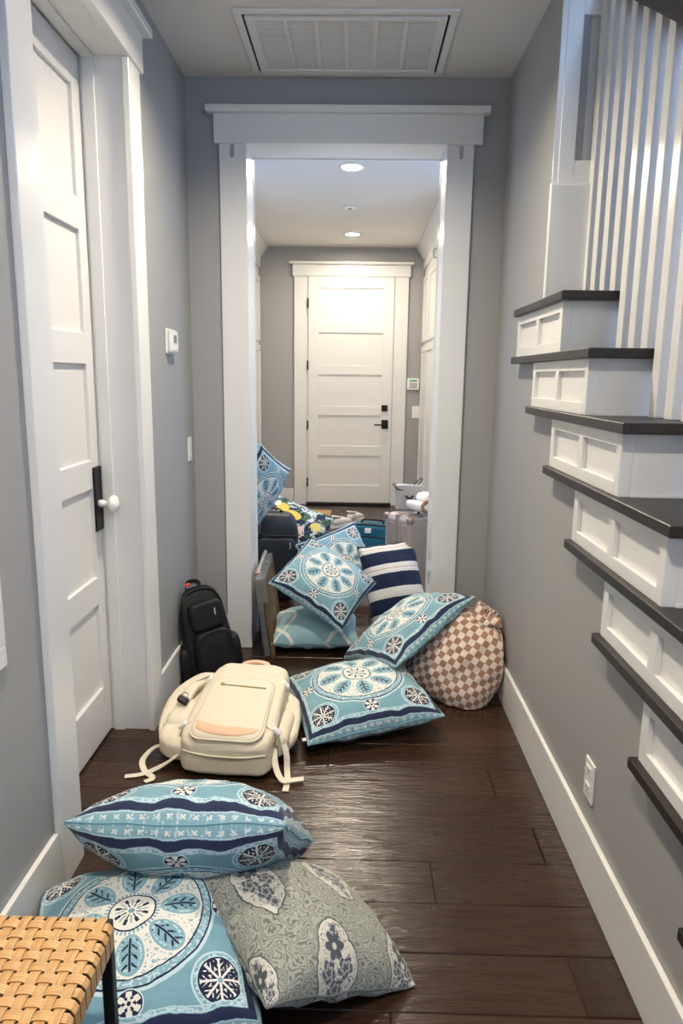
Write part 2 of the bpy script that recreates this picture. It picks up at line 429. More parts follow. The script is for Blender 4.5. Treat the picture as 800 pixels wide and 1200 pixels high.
def lathe_me(name, prof, seg=24, axis='Z', ring=False):
    v, f = [], []
    for r, z in prof:
        for k in range(seg):
            a = 2*PI*k/seg; c, s = r*math.cos(a), r*math.sin(a)
            v.append((c, s, z) if axis == 'Z' else ((z, c, s) if axis == 'X' else (c, z, s)))
    m = len(prof)
    for i in range(m-1):
        for k in range(seg): f.append((i*seg+k, i*seg+(k+1) % seg, (i+1)*seg+(k+1) % seg, (i+1)*seg+k))
    if ring: f += [((m-1)*seg+k, (m-1)*seg+(k+1) % seg, (k+1) % seg, k) for k in range(seg)]
    else: f += [tuple(range(seg-1, -1, -1)), tuple((m-1)*seg+k for k in range(seg))]
    return mesh(name, v, f, True)
def spw(x, e): return math.copysign(abs(x)**e, x)
def superell_me(name, a, b, c, e1=.3, e2=.3, nu=36, nv=20, deform=None, center=(0, 0, 0)):
    """rounded box / bag shape, half sizes a b c"""
    v, f = [], []
    for i in range(nv+1):
        p = -PI/2+PI*i/nv
        for j in range(nu):
            t = 2*PI*j/nu
            x = a*spw(math.cos(p), e1)*spw(math.cos(t), e2); y = b*spw(math.cos(p), e1)*spw(math.sin(t), e2); z = c*spw(math.sin(p), e1)
            q = Vector((x, y, z))
            if deform: q = Vector(deform(q))
            v.append(q+Vector(center))
    for i in range(nv):
        for j in range(nu): f.append((i*nu+j, i*nu+(j+1) % nu, (i+1)*nu+(j+1) % nu, (i+1)*nu+j))
    me = mesh(name, v, f, True)
    bm = bmesh.new(); bm.from_mesh(me); bmesh.ops.remove_doubles(bm, verts=bm.verts[:], dist=1e-5)
    bmesh.ops.recalc_face_normals(bm, faces=bm.faces[:]); bm.to_mesh(me); bm.free(); return me

# ================================================================== THE SETTING
# ---- floor and planks
RUN, RISE = .297, .1855
def near(k): return 1.689+RUN*(k-7)
floor = struct(box('floor', (-2.2, 2.2, -3.1, 7.85, -.12, -.0145), M['darkgap'], None, 0))
row0, rw = 1.345, .168
def plank_me(cache={}, L=1.0):
    k = round(L, 2)
    if k not in cache: cache[k] = boxes_me('plank', [(0, k-.0008, 0, rw-.0012, -.014, 0)], .0022); cache[k].materials.append(M['floor'])
    return cache[k]
fixed = {0: .54, 2: .24, 5: .50, 3: -.52, 4: .92, 1: -.35, -1: .1}
i0 = int(math.floor((-3.05-row0)/rw)); i1 = int(math.ceil((7.75-row0)/rw))
for i in range(i0, i1):
    y = row0+i*rw
    xa, xb = (-1.03, .70)
    if y < -.25: xa, xb = (-.85, 1.80)
    if y+rw > 3.5: xa, xb = (-1.66, 1.32)
    cuts = []
    x = fixed[i] if i in fixed else xa+random.uniform(.15, 1.15)
    while x > xa+.1: cuts.append(x); x -= random.uniform(1.0, 1.5)
    x = (fixed[i] if i in fixed else cuts[0] if cuts else xa)+random.uniform(1.0, 1.5)
    while x < xb-.1: cuts.append(x); x += random.uniform(1.0, 1.5)
    cuts = sorted(c for c in cuts if xa+.1 < c < xb-.1); ed = [xa]+cuts+[xb]
    for a, b_ in zip(ed[:-1], ed[1:]):
        L = round(b_-a, 2)
        obj('plank', plank_me(L=L), None, floor, (a, y, random.uniform(-.0006, 0)))

# ---- walls
WT = .25
ci0, ci1, co0, co1 = -.5203, .3961, -.6461, .5197
OP_Y0, OP_Y1, OP_Z = 1.822, 2.600, 2.452
struct(boxes('wall_left', [(XL-WT, XL, -3.0, OP_Y0, 0, H), (XL-WT, XL, OP_Y1, YD+.215, 0, H), (XL-WT, XL, OP_Y0, OP_Y1, OP_Z, H)], M['wall'], bev=0))
struct(boxes('wall_doorway', [(XL-.85, ci0-.02, YD, YD+.215, 0, H), (ci1+.02, XR+.75, YD, YD+.215, 0, H), (ci0-.02, ci1+.02, YD, YD+.215, 2.46, H)], M['wall'], bev=0))
prof = [(YD, 0), (YD, H), (2.656, H), (2.656, 9*RISE-.027)]
for k in range(9, 0, -1):
    prof += [(near(k)+.06, k*RISE-.027)]
    prof += [(near(k)+.06, (k-1)*RISE-.027 if k > 1 else 0)]
struct(obj('wall_right', prism_me('wall_right', prof, 0, XR, XR+.10), M['wall']))
struct(boxes('wall_stairwell', [(1.78, 1.90, -3.0, .15, 0, 4.7), (1.78, 1.90, 1.25, YD, 0, 4.7), (1.78, 1.90, .15, 1.25, 0, 2.05), (1.78, 1.90, .15, 1.25, 3.45, 4.7)], M['wall'], bev=0))
struct(boxes('wall_stairwell_upper', [(XR, XR+.1, -.35, 2.70, H+.12, 4.7), (XR, .85, -.45, -.35, H+.12, 4.7), (1.65, 1.90, -.45, -.35, H+.12, 4.7), (.85, 1.65, -.45, -.35, H+.12, 3.0), (.85, 1.65, -.45, -.35, 4.25, 4.7), (XR, 1.90, 2.70, 2.80, 4.05, 4.7)], M['wall'], bev=0))
struct(boxes('ceiling', [(XL-WT, XR+.10, -3.0, YD+.215, H, H+.12), (XR+.10, 1.90, -3.0, -.35, H, H+.12), (XR, 1.90, -.45, 2.9, 4.7, 4.8),
                         (XR+.1, 1.9, 2.8, YD+.215, H, H+.12), (-1.75, 1.45, YD+.215, 7.85, H, H+.12)], M['ceiling'], bev=0))
# mudroom shell
FY = 7.74
struct(boxes('wall_far', [(-1.75, -.53, FY, FY+.12, 0, H), (.40, 1.45, FY, FY+.12, 0, H), (-.53, .40, FY, FY+.12, 2.44, H)], M['wall'], bev=0))
def holed(name, x0, x1, ya, yb, hy0, hy1, hz0, hz1):
    return struct(boxes(name, [(x0, x1, ya, hy0, 0, H), (x0, x1, hy1, yb, 0, H), (x0, x1, hy0, hy1, 0, hz0), (x0, x1, hy0, hy1, hz1, H)], M['wall'], bev=0))
holed('wall_mudroom_west', -1.77, -1.65, YD+.215, FY+.1, 3.90, 5.0, .8, 2.3)
holed('wall_mudroom_east', 1.31, 1.43, YD+.215, FY+.1, 3.90, 5.0, .8, 2.3)
struct(boxes('wall_foyer', [(XL-WT, -.55, -3.12, -3.0, 0, H), (1.45, 1.9, -3.12, -3.0, 0, H), (-.55, 1.45, -3.12, -3.0, 0, .65), (-.55, 1.45, -3.12, -3.0, 2.45, H)], M['wall'], bev=0))
def window(n, axis, at, a0, a1, z0, z1, inward):
    w = thing('window_%d' % n, None, None, (0, 0, 0), kind='structure')
    def bx(nm, p0, p1, q0, q1, t0, t1, m, par):
        b = (t0, t1, p0, p1, q0, q1) if axis == 0 else (p0, p1, t0, t1, q0, q1)
        return box(nm, b, m, par, .001)
    t0, t1 = sorted((at, at+inward*.03))
    fr = None
    for nm, p0, p1, q0, q1 in (('frame', a0, a0+.05, z0, z1), ('frame', a1-.05, a1, z0, z1), ('frame', a0+.05, a1-.05, z1-.05, z1), ('frame', a0+.05, a1-.05, z0, z0+.05), ('muntin', (a0+a1)/2-.012, (a0+a1)/2+.012, z0+.05, z1-.05)):
        bx(nm, p0, p1, q0, q1, t0, t1, M['white'], w)
    tm = (t0+t1)/2
    bx('pane', a0+.05, (a0+a1)/2-.012, z0+.05, z1-.05, tm-.003, tm+.003, M['glass'], w)
    bx('pane', (a0+a1)/2+.012, a1-.05, z0+.05, z1-.05, tm-.003, tm+.003, M['glass'], w)
window(1, 0, -1.72, 3.90, 5.0, .8, 2.3, 1)
window(2, 0, 1.38, 3.90, 5.0, .8, 2.3, -1)
window(3, 1, -3.08, -.55, 1.45, .65, 2.45, 1)
window(5, 0, 1.84, .15, 1.25, 2.05, 3.45, -1)
window(4, 1, -.42, .85, 1.65, 3.0, 4.25, 1)

# ---- baseboards
BH, BT = .1715, .0143
def baseboard(side, segs):
    struct(boxes('baseboard_'+side, segs, M['white'], bev=.002))
baseboard('right', [(XR-BT, XR, near(1)+.06, YD, 0, BH)])
baseboard('left', [(XL, XL+BT, -3.0, 1.70, 0, BH), (XL, XL+BT, 2.712, YD, 0, BH)])
baseboard('doorway', [(XL+BT, co0-.001, YD-BT, YD, 0, BH), (co1+.001, XR-BT, YD-BT, YD, 0, BH)])
baseboard('far', [(-1.03, -.675, FY-BT, FY, 0, BH), (.542, .70, FY-BT, FY, 0, BH)])
struct(box('baseboard_stairwell', (1.78-BT, 1.78, -3.0, -.1, 0, BH), M['white']))

# ---- cased opening straight ahead (trim_1)
t = thing('trim_1', None, None, kind='structure')
yf = YD-.02
box('casing_leg', (co0, ci0, yf, YD, 0, 2.44), M['white'], t, .002)
box('casing_leg', (ci1, co1, yf, YD, 0, 2.44), M['white'], t, .002)
box('head_board', (-.669, .558, yf-.008, YD, 2.44, 2.566), M['white'], t, .002)
box('head_cap', (-.702, .583, yf-.035, YD, 2.566, 2.595), M['white'], t, .003)
box('jamb_lining', (ci0-.02, ci0-.004, YD, YD+.215, 0, 2.46), M['white'], t, .002)
box('jamb_lining', (ci1+.004, ci1+.02, YD, YD+.215, 0, 2.46), M['white'], t, .002)
box('head_lining', (ci0-.004, ci1+.004, YD, YD+.215, 2.444, 2.46), M['white'], t, .002)
box('casing_leg', (co0, ci0, YD+.215, YD+.235, 0, 2.44), M['white'], t, .002)
box('casing_leg', (ci1, co1, YD+.215, YD+.235, 0, 2.44), M['white'], t, .002)
box('head_board', (-.669, .558, YD+.215, YD+.243, 2.44, 2.566), M['white'], t, .002)
for hx, lab in ((-.586, 'small clear adhesive hook on left leg of doorway casing'), (.462, 'small clear adhesive hook on right leg of doorway casing')):
    h = thing('adhesive_hook', lab, 'hook', (hx, yf, 2.405), group='hooks on the doorway casing')
    box('backplate', (-.009, .009, -.004, 0, -.022, .030), M['clear'], h, .001)
    obj('hook', tube_me('hook', [(0, -.004, .0), (0, -.012, -.004), (0, -.013, -.018), (0, -.008, -.026), (0, -.003, -.022)], .0028, 6, n=3), M['clear'], h)

# ---- door on the left (door_1) with its casing
PROWS = [(.208, .545), (.650, .985), (1.088, 1.430), (1.535, 1.878), (1.985, 2.335)]
def door_panels(parent, axis, w0, w1, face, back, depth, z0, ztop, rows, st, mat):
    """five-panel door: stiles, rails, recessed panels. axis=0: the door lies in a x=const plane, runs along y"""
    sg = 1 if back > face else -1
    def b(p0, p1, q0, q1, f, e):
        f, e = sorted((f, e)); return (f, e, p0, p1, q0, q1) if axis == 0 else (p0, p1, f, e, q0, q1)
    box('stile', b(w0, w0+st, z0, ztop, face, back), mat, parent, .0015); box('stile', b(w1-st, w1, z0, ztop, face, back), mat, parent, .0015)
    e = [z0]+[z for r in rows for z in r]+[ztop]
    for i in range(0, len(e), 2): box('rail', b(w0+st, w1-st, e[i], e[i+1], face, back), mat, parent, .0015)
    for r in rows: box('panel', b(w0+st, w1-st, r[0], r[1], face+sg*depth, back-sg*.006), mat, parent, .0)
d1 = thing('door_1', None, None, kind='structure')
DX = -.953
door_panels(d1, 0, 1.826, 2.596, DX, DX-.042, .014, .010, 2.444, PROWS, .072, M['door'])
box('lock_plate', (DX, DX+.009, 2.522, 2.590, .822, 1.062), M['black'], d1, .003)
kn = obj('knob', lathe_me('knob', [(.0, 0), (.014, 0), (.014, .014), (.010, .020), (.010, .034), (.024, .040), (.031, .050), (.031, .058), (.024, .068), (.010, .073), (.0, .074)], 24, 'X'), M['porcelain'], d1, (DX+.009, 2.552, .925))
kn['label'] = 'round white porcelain knob'
t2 = thing('trim_2', None, None, kind='structure')
cx = XL+.022
box('casing_leg', (XL, cx, 1.705, 1.838, 0, 2.44), M['white'], t2, .002)
box('casing_leg', (XL, cx, 2.582, 2.708, 0, 2.44), M['white'], t2, .002)
box('head_board', (XL, cx+.008, 1.682, 2.730, 2.44, 2.566), M['white'], t2, .002)
box('head_cap', (XL, cx+.037, 1.652, 2.760, 2.566, 2.595), M['white'], t2, .003)
box('jamb_lining', (DX-.05, XL, OP_Y0-.0, OP_Y0+.003, 0, OP_Z), M['white'], t2, 0)
box('jamb_lining', (DX-.05, XL, OP_Y1-.003, OP_Y1, 0, OP_Z), M['white'], t2, 0)
box('head_lining', (DX-.05, XL, OP_Y0+.003, OP_Y1-.003, OP_Z-.003, OP_Z), M['white'], t2, 0)
box('door_stop', (DX+.012, DX+.052, OP_Y1-.013, OP_Y1-.003, 0, OP_Z-.003), M['white'], t2, .001)
box('door_stop', (DX+.012, DX+.052, OP_Y0+.003, OP_Y0+.013, 0, OP_Z-.003), M['white'], t2, .001)
box('door_stop', (DX+.012, DX+.052, OP_Y0+.013, OP_Y1-.013, OP_Z-.013, OP_Z-.003), M['white'], t2, .001)
struct(box('wall_closet', (-1.10, -1.06, OP_Y0-.1, OP_Y1+.1, 0, 2.6), M['darkgap'], None, 0))

# ---- far door (door_2)
d2 = thing('door_2', None, None, kind='structure')
door_panels(d2, 1, -.516, .385, 7.70, 7.742, .012, .030, 2.425, [(.222, .548), (.655, .984), (1.084, 1.418), (1.516, 1.856), (1.958, 2.308)], .108, M['door'])
for z in (2.157, 1.514, .878, .25): box('hinge', (-.528, -.512, 7.690, 7.700, z-.05, z+.05), M['black'], d2, .002)
box('deadbolt', (.277, .342, 7.680, 7.700, 1.036, 1.102), M['black'], d2, .003)
hp = box('lever_plate', (.280, .352, 7.685, 7.700, .848, .944), M['black'], d2, .003)
box('lever', (.200, .325, 7.640, 7.652, .884, .900), M['black'], hp, .003); box('spindle', (.305, .325, 7.652, 7.686, .882, .902), M['black'], hp, .002)
box('threshold', (-.53, .40, 7.66, 7.80, -.002, .028), M['black'], d2, .003)
t3 = thing('trim_3', None, None, kind='structure')
box('casing_leg', (-.668, -.532, 7.715, FY, 0, 2.43), M['white'], t3, .002); box('casing_leg', (.392, .535, 7.715, FY, 0, 2.43), M['white'], t3, .002)
box('head_board', (-.685, .552, 7.705, FY, 2.43, 2.548), M['white'], t3, .002); box('head_cap', (-.715, .580, 7.675, FY, 2.548, 2.574), M['white'], t3, .003)
box('jamb_lining', (-.532, -.518, 7.72, FY+.1, 0, 2.44), M['white'], t3, 0); box('jamb_lining', (.387, .40, 7.72, FY+.1, 0, 2.44), M['white'], t3, 0)
box('head_lining', (-.53, .40, 7.72, FY+.1, 2.426, 2.44), M['white'], t3, 0)

# ================================================================== STAIRCASE
st = thing('staircase', 'white panelled staircase with dark wooden treads along the right wall', 'staircase', (XR, near(1), 0))
ox, oy = XR, near(1)
def loc_b(b): return (b[0]-ox, b[1]-ox, b[2]-oy, b[3]-oy, b[4], b[5])
XO = XR-.040                     # tread ends
XF = XR-.022                     # side panel faces
for k in range(1, 10):
    z1 = k*RISE; z0 = z1-.027; y0 = near(k); yfar = y0+.986 if k < 9 else 2.966
    yb = y0+RUN+.06 if k < 9 else 2.655
    poly = [(XO-ox, y0-oy), (1.77-ox, y0-oy), (1.77-ox, yb-oy), (XR-.0005-ox, yb-oy), (XR-.0005-ox, yfar-oy), (XO-ox, yfar-oy)]
    me = prism_me('tread', poly, 2, z0, z1)
    bm = bmesh.new(); bm.from_mesh(me); bmesh.ops.bevel(bm, geom=bm.edges[:], offset=.0022, segments=1, affect='EDGES'); bm.to_mesh(me); bm.free()
    obj('tread', me, M['tread'], st)
    zb = (k-1)*RISE
    box('riser', loc_b((XF+.030, 1.77, y0+.048, y0+.060, zb, z0)), M['white'], st, 0)
    if k > 1 or True:
        a, b_ = y0+.048, y0+.048+.628
        sp = boxes('side_panel', [loc_b(q) for q in (
            (XR-.009, XR-.0003, a+.03, b_, zb, z0), (XF, XF+.030, a-.001, a+.030, zb, z0), (XF, XR-.009, b_-.036, b_, zb, z0),
            (XF, XR-.009, a+.030, b_-.036, z0-.034, z0), (XF, XR-.009, a+.030, b_-.036, zb, zb+.034), (XF, XR-.009, (a+b_)/2-.019, (a+b_)/2+.019, zb+.034, z0-.034))], M['white'], st, .001)
        box('bead', loc_b((XR+.009, 1.77, y0+.043, y0+.048, zb, zb+.006)), M['white'], st, 0)
XB = .800; BW = .045
def rail_z(y): return 2.44+.623*(y-2.24)
bal = {}
y = 2.628
while y > near(1)+.06:
    k = max(j for j in range(1, 10) if near(j) <= y-.022)
    z0 = k*RISE
    h0 = rail_z(y-BW/2)-z0; h1 = rail_z(y+BW/2)-z0
    key = round((h0), 2)
    if key not in bal:
        v = [(0, 0, 0), (BW, 0, 0), (BW, BW, 0), (0, BW, 0), (0, 0, h0+.004), (BW, 0, h0+.004), (BW, BW, h1+.004), (0, BW, h1+.004)]
        bal[key] = mesh('baluster', v, BOXF)
        bm = bmesh.new(); bm.from_mesh(bal[key]); bmesh.ops.bevel(bm, geom=bm.edges[:], offset=.002, segments=1, affect='EDGES'); bm.to_mesh(bal[key]); bm.free()
    obj('baluster', bal[key], M['white'], st, (XB-ox, y-BW/2-oy, z0))
    y -= .0983
ya, yb = near(1)-.03, 2.672
q = [(-.034, 0), (.034, 0), (.034, .035), (.022, .058), (-.022, .058), (-.034, .035)]
v = [(XB+BW/2+p[0]-ox, ya-oy, rail_z(ya)+p[1]) for p in q]+[(XB+BW/2+p[0]-ox, yb-oy, rail_z(yb)+p[1]) for p in q]
f = [tuple(range(6)), tuple(range(11, 5, -1))]+[(i, i+6, (i+1) % 6+6, (i+1) % 6) for i in range(6)]
obj('handrail', mesh('handrail', v, f), M['rail'], st)
nw = box('newel_post', loc_b((XB-.03, XB+.075, near(1)-.13, near(1)-.025, 0, 1.10)), M['white'], st, .003)
box('newel_cap', loc_b((XB-.045, XB+.09, near(1)-.145, near(1)-.01, 1.10, 1.135)), M['white'], nw, .004)
# panelled wall end above the landing
le = thing('wall_landing', None, None, kind='structure')
LZ = 9*RISE
struct(le)
box('plinth', (XR-.006, 1.78, 2.630, 2.656, LZ, 2.062), M['white'], le, .002)
box('plinth_cap', (XR-.006, 1.78, 2.636, 2.656, 2.062, 2.070), M['white'], le, .002)
box('backing', (XR+.012, 1.78, 2.668, 2.70, 2.070, 4.1), M['white'], le, 0)
box('corner_strip', (XR+.0, XR+.018, 2.651, 2.6555, 2.070, H), M['white'], le, 0)
for a, b_ in ((XR+.018, .745), (1.14, 1.24), (1.63, 1.78)): box('stile', (a, b_, 2.648, 2.668, 2.070, 4.1), M['white'], le, .0015)
for a, b_ in ((2.070, 2.145), (2.600, 2.72), (3.25, 4.1)):
    for c, d in ((.745, 1.14), (1.24, 1.63)): box('rail', (c, d, 2.648, 2.668, a, b_), M['white'], le, .0015)

# ================================================================== CEILING FITTINGS
cv = thing('return_air_vent', 'white rectangular return air grille in the hall ceiling', 'vent', (-.061, 3.175, H))
hx, hy = .420, .288
boxes('frame', [(-hx, hx, -hy, -hy+.030, -.010, 0), (-hx, hx, hy-.030, hy, -.010, 0), (-hx, -hx+.030, -hy+.03, hy-.03, -.010, 0), (hx-.030, hx, -hy+.03, hy-.03, -.010, 0)], M['white'], cv, .002)
fx, fy = hx-.040, hy-.040
box('gap_shadow_rim', (-hx+.030, hx-.030, -hy+.030, hy-.030, -.0012, -.0005), M['darkgap'], cv, 0)
boxes('filter_door', [(-fx, fx, -fy, -fy+.028, -.014, -.002), (-fx, fx, fy-.028, fy, -.014, -.002), (-fx, -fx+.035, -fy+.028, fy-.028, -.014, -.002), (fx-.035, fx, -fy+.028, fy-.028, -.014, -.002)], M['white'], cv, .001)
cw = (2*fx-.07)/6
for i in range(1, 6): box('mullion', (-fx+.035+cw*i-.008, -fx+.035+cw*i+.008, -fy+.028, fy-.028, -.013, -.003), M['white'], cv, .001)
ls = []
nl = 44
for i in range(nl):
    y = -fy+.03+(2*fy-.06)*i/(nl-1); ls.append((-fx+.035, fx-.035, y-.0032, y+.0032, -.009, -.004))
lv = boxes('louvers', ls, M['white'], cv, 0); lv['kind'] = 'stuff'
box('filter', (-fx+.03, fx-.03, -fy+.03, fy-.03, -.0035, -.0015), M['filter'], cv, 0)
for sx in (-.25, .25): box('latch', (sx-.012, sx+.012, -fy+.002, -fy+.02, -.018, -.013), M['plastic'], cv, .001)
def can(loc, lab, power, grp, baffle=0):
    c = thing('recessed_light', lab, 'ceiling light', loc, group=grp)
    obj('trim_ring', lathe_me('trim_ring', [(.062, 0), (.086, 0), (.084, -.006), (.066, -.009), (.062, -.006)], 32, ring=True), M['plastic'], c)
    if baffle: obj('baffle', lathe_me('baffle', [(.066, 0), (.070, 0), (.070, -baffle), (.066, -baffle)], 32, ring=True), M['black'], c)  # unseen ring added below the ceiling to cut grazing light off the upper walls
    obj('lens', lathe_me('lens', [(.0, -.0045), (.063, -.004), (.063, -.001), (0, -.001)], 32), emis('lamp_lens', (1.0, 0.87, 0.69), power/(PI*PI*.063**2)), c)
can((-.17, 2.45, H), 'round recessed ceiling light in the hall beyond the top of the picture', 40, 'hall lights', .042)
can((-.15, .35, H), 'round recessed ceiling light above the foot of the stairs', 47, 'hall lights', .042)
can((-.050, 4.87, H), 'bright round recessed ceiling light nearer the cased doorway', 44, 'mudroom lights')
can((-.057, 7.04, H), 'bright round recessed ceiling light in front of the far door', 20, 'mudroom lights')
sd = thing('smoke_detector', 'small round white disc on the mudroom ceiling between the two lights', 'smoke detector', (-.072, 5.957, H))
obj('body', lathe_me('body', [(0, 0), (.050, 0), (.050, -.010), (.044, -.016), (.0, -.018)], 24), M['plastic'], sd)
obj('sensor', lathe_me('sensor', [(0, -.017), (.018, -.017), (.016, -.022), (0, -.022)], 16), M['plasticgrey'], sd)

# ================================================================== WALL FITTINGS
th = thing('thermostat', 'white thermostat with small grey display on the left wall', 'thermostat', (XL, 3.07, 1.535))
box('base', (0, .010, -.062, .062, -.052, .052), M['plastic'], th, .003); box('cover', (.010, .028, -.056, .056, -.047, .047), M['plastic'], th, .006)
box('display', (.028, .0292, -.018, .022, -.006, .026), M['plasticgrey'], th, 0)
for i in range(3): box('button', (.027, .031, -.028+i*.022, -.014+i*.022, -.034, -.024), M['plastic'], th, .001)
for i in range(3): box('button', (.026, .030, .036, .046, .016-i*.016, .026-i*.016), M['plastic'], th, .001)
def switch(name, lab, cat, loc, axis, outward, gangs=1, w=.07, h=.115, outlet=False):
    s = thing(name, lab, cat, loc)
    def b(p0, p1, q0, q1, d0, d1):
        d0, d1 = sorted((d0*outward, d1*outward)); return (d0, d1, p0, p1, q0, q1) if axis == 0 else (p0, p1, d0, d1, q0, q1)
    box('cover_plate', b(-w/2, w/2, -h/2, h/2, 0, .006), M['plastic'], s, .002)
    if outlet:
        for z in (-.026, .026):
            r = box('receptacle', b(-.016, .016, z-.016, z+.016, .006, .009), M['plastic'], s, .003)
            for q in (-.006, .006): box('slot', b(q-.0012, q+.0012, z-.002, z+.008, .0085, .0094), M['darkgap'], r, 0)
            box('ground_hole', b(-.002, .002, z-.010, z-.006, .0085, .0094), M['darkgap'], r, 0)
    else:
        for g in range(gangs):
            c = (g-(gangs-1)/2)*.046
            box('rocker', b(c-.016, c+.016, -.034, .034, .006, .010), M['plastic'], s, .002)
    return s
switch('light_switch', 'white rocker light switch on the left wall near the doorway corner', 'switch', (XL, 3.385, 1.045), 0, 1)
switch('power_outlet', 'white power outlet low on the right wall above the baseboard', 'outlet', (XR, 1.808, .300), 0, -1, outlet=True, h=.118)
switch('light_switch', 'white light switch on the far wall below the keypad', 'switch', (.652, FY, 1.03), 1, -1, h=.13, w=.08)
kp = thing('alarm_keypad', 'white alarm keypad with green display right of the far door', 'keypad', (.612, FY, 1.330))
box('body', (-.066, .066, -.026, 0, -.062, .062), M['plastic'], kp, .006); box('display', (-.040, .040, -.0275, -.026, .026, .044), M['green'], kp, 0)
for i in range(4):
    for j in range(3): box('key', (-.036+i*.020, -.022+i*.020, -.029, -.0255, -.042+j*.019, -.030+j*.019), M['plasticgrey'], kp, .001)
wf = thing('wall_board', 'white framed board on the grey wall at the extreme left edge', 'wall board', (XL, 1.157, .745))
boxes('frame', [(0, .022, -.333, .333, 0, .05), (0, .022, -.333, .333, .75, .80), (0, .022, -.333, -.283, .05, .75), (0, .022, .283, .333, .05, .75)], M['white'], wf, .003)
box('panel', (0, .012, -.283, .283, .05, .75), M['plastic'], wf, 0)

# ================================================================== MUDROOM CABINETS
def cabinet(lab, x0, x1, front, y0, y1, zt=2.60):
    c = thing('tall_cabinet', lab, 'cabinet', (0, 0, 0)); c.location = ((x0+x1)/2, (y0+y1)/2, 0)
    L = lambda b: (b[0]-c.location[0], b[1]-c.location[0], b[2]-c.location[1], b[3]-c.location[1], b[4], b[5])
    s = 1 if front == x1 else -1
    box('body', L((x0, x1, y0, y1, .0, zt)), M['white'], c, .002)
    n = 4; w = (y1-y0)/n
    for i in range(n):
        for (z0, z1) in ((.12, 1.72), (1.76, 2.42)):
            a, b_ = y0+i*w+.006, y0+(i+1)*w-.006; f0 = front; f1 = front+s*.018; q = sorted((f0, f1)); pq = sorted((f0, front+s*.008))
            d = boxes('door', [L((q[0], q[1], a, a+.06, z0, z1)), L((q[0], q[1], b_-.06, b_, z0, z1)), L((q[0], q[1], a+.06, b_-.06, z0, z0+.06)), L((q[0], q[1], a+.06, b_-.06, z1-.06, z1)), L((pq[0], pq[1], a+.06, b_-.06, z0+.06, z1-.06))], M['white'], c, 0)
    pr = [(front-s*.0, zt-.09), (front+s*.022, zt-.09), (front+s*.022, zt), (front+s*.10, H-.012), (front+s*.10, H-.001), (front-s*.02, H-.001), (front-s*.02, zt)]
    me = prism_me('crown_moulding', [(p[0]-c.location[0], p[1]) for p in pr], 1, y0-c.location[1]-.01, y1-c.location[1]); obj('crown_moulding', me, M['white'], c)
    return c
cabinet('white built-in cabinet with crown moulding on left side of mudroom', -1.645, -1.045, -1.045, 5.3, FY-.004)
cabinet('white built-in cabinet with crown moulding on right side of mudroom', .705, 1.305, .705, 5.3, FY-.004)
hk = thing('coat_hook', 'small shiny wall hook high on the right cabinet in mudroom', 'hook', (.680, 6.3, 2.44))
box('plate', (-.004, .0065, -.02, .02, -.05, .05), M['framesilver'], hk, .002)
obj('prong', tube_me('prong', [(0, 0, .03), (-.03, 0, .035), (-.045, 0, .0), (-.03, 0, -.04), (0, 0, -.03)], .006, 8, n=4), M['framesilver'], hk)

# ================================================================== PILLOWS
def pillow_me(name, sx, sy, T, Tb, seed=0, n=40, k=.055, wr=.0085, pw=.84, deform=None):
    ts = [-1+2*i/n for i in range(n+1)]; us = [math.sin(PI/2*t) for t in ts]
    def prof(u): return max(0.0, 1-u*u)**(pw/2)
    def arc(s):
        a = [0.0]
        for i in range(n):
            a.append(a[-1]+math.hypot((us[i+1]-us[i])*s/2, T*(prof(us[i+1])-prof(us[i]))))
        return [x/a[-1] for x in a]
    ax, ay = arc(sx), arc(sy)
    v, uv, idx = [], [], {}
    for side in (1, -1):
        for i, u in enumerate(us):
            for j, w in enumerate(us):
                edge = i in (0, n) or j in (0, n)
                if side == -1 and edge: idx[(side, i, j)] = idx[(1, i, j)]; continue
                h = prof(u)*prof(w); tk = T if side == 1 else Tb
                x = u*sx/2*(1-k*(1-w*w)*u*u); y = w*sy/2*(1-k*(1-u*u)*w*w)
                nz = noise.noise(Vector((u*2.2+seed*3.1, w*2.2, side*5.0+seed)))*.6+noise.noise(Vector((u*6+seed, w*6, side*3.0)))*.35
                # puckers running in from the seams
                ed = max(abs(u), abs(w)); tq = math.atan2(w, u)
                pk = math.sin(tq*13+seed*2+nz*3)*max(0.0, (ed-.55)/.45)*math.sin(PI*min(1.0, (1-ed)*6+.02))
                z = side*(tk*h+wr*(nz*2.0*h+pk*.8))
                p = Vector((x, y, z))
                if edge: p += Vector((nz*.006, noise.noise(Vector((u*3, w*3, seed+9.)))*.006, noise.noise(Vector((u*2.5+seed, w*2.5, 2.)))*.012))
                idx[(side, i, j)] = len(v); v.append(p); uv.append((ax[i], ay[j]))
    if deform: v = [Vector(deform(p, q)) for p, q in zip(v, uv)]
    f = []
    for i in range(n):
        for j in range(n):
            f.append((idx[(1, i, j)], idx[(1, i+1, j)], idx[(1, i+1, j+1)], idx[(1, i, j+1)]))
            f.append((idx[(-1, i, j)], idx[(-1, i, j+1)], idx[(-1, i+1, j+1)], idx[(-1, i+1, j)]))
    loop = [idx[(1, i, 0)] for i in range(n)]+[idx[(1, n, j)] for j in range(n)]+[idx[(1, i, n)] for i in range(n, 0, -1)]+[idx[(1, 0, j)] for j in range(n, 0, -1)]
    return mesh(name, v, f, True, uv), [v[i] for i in loop]
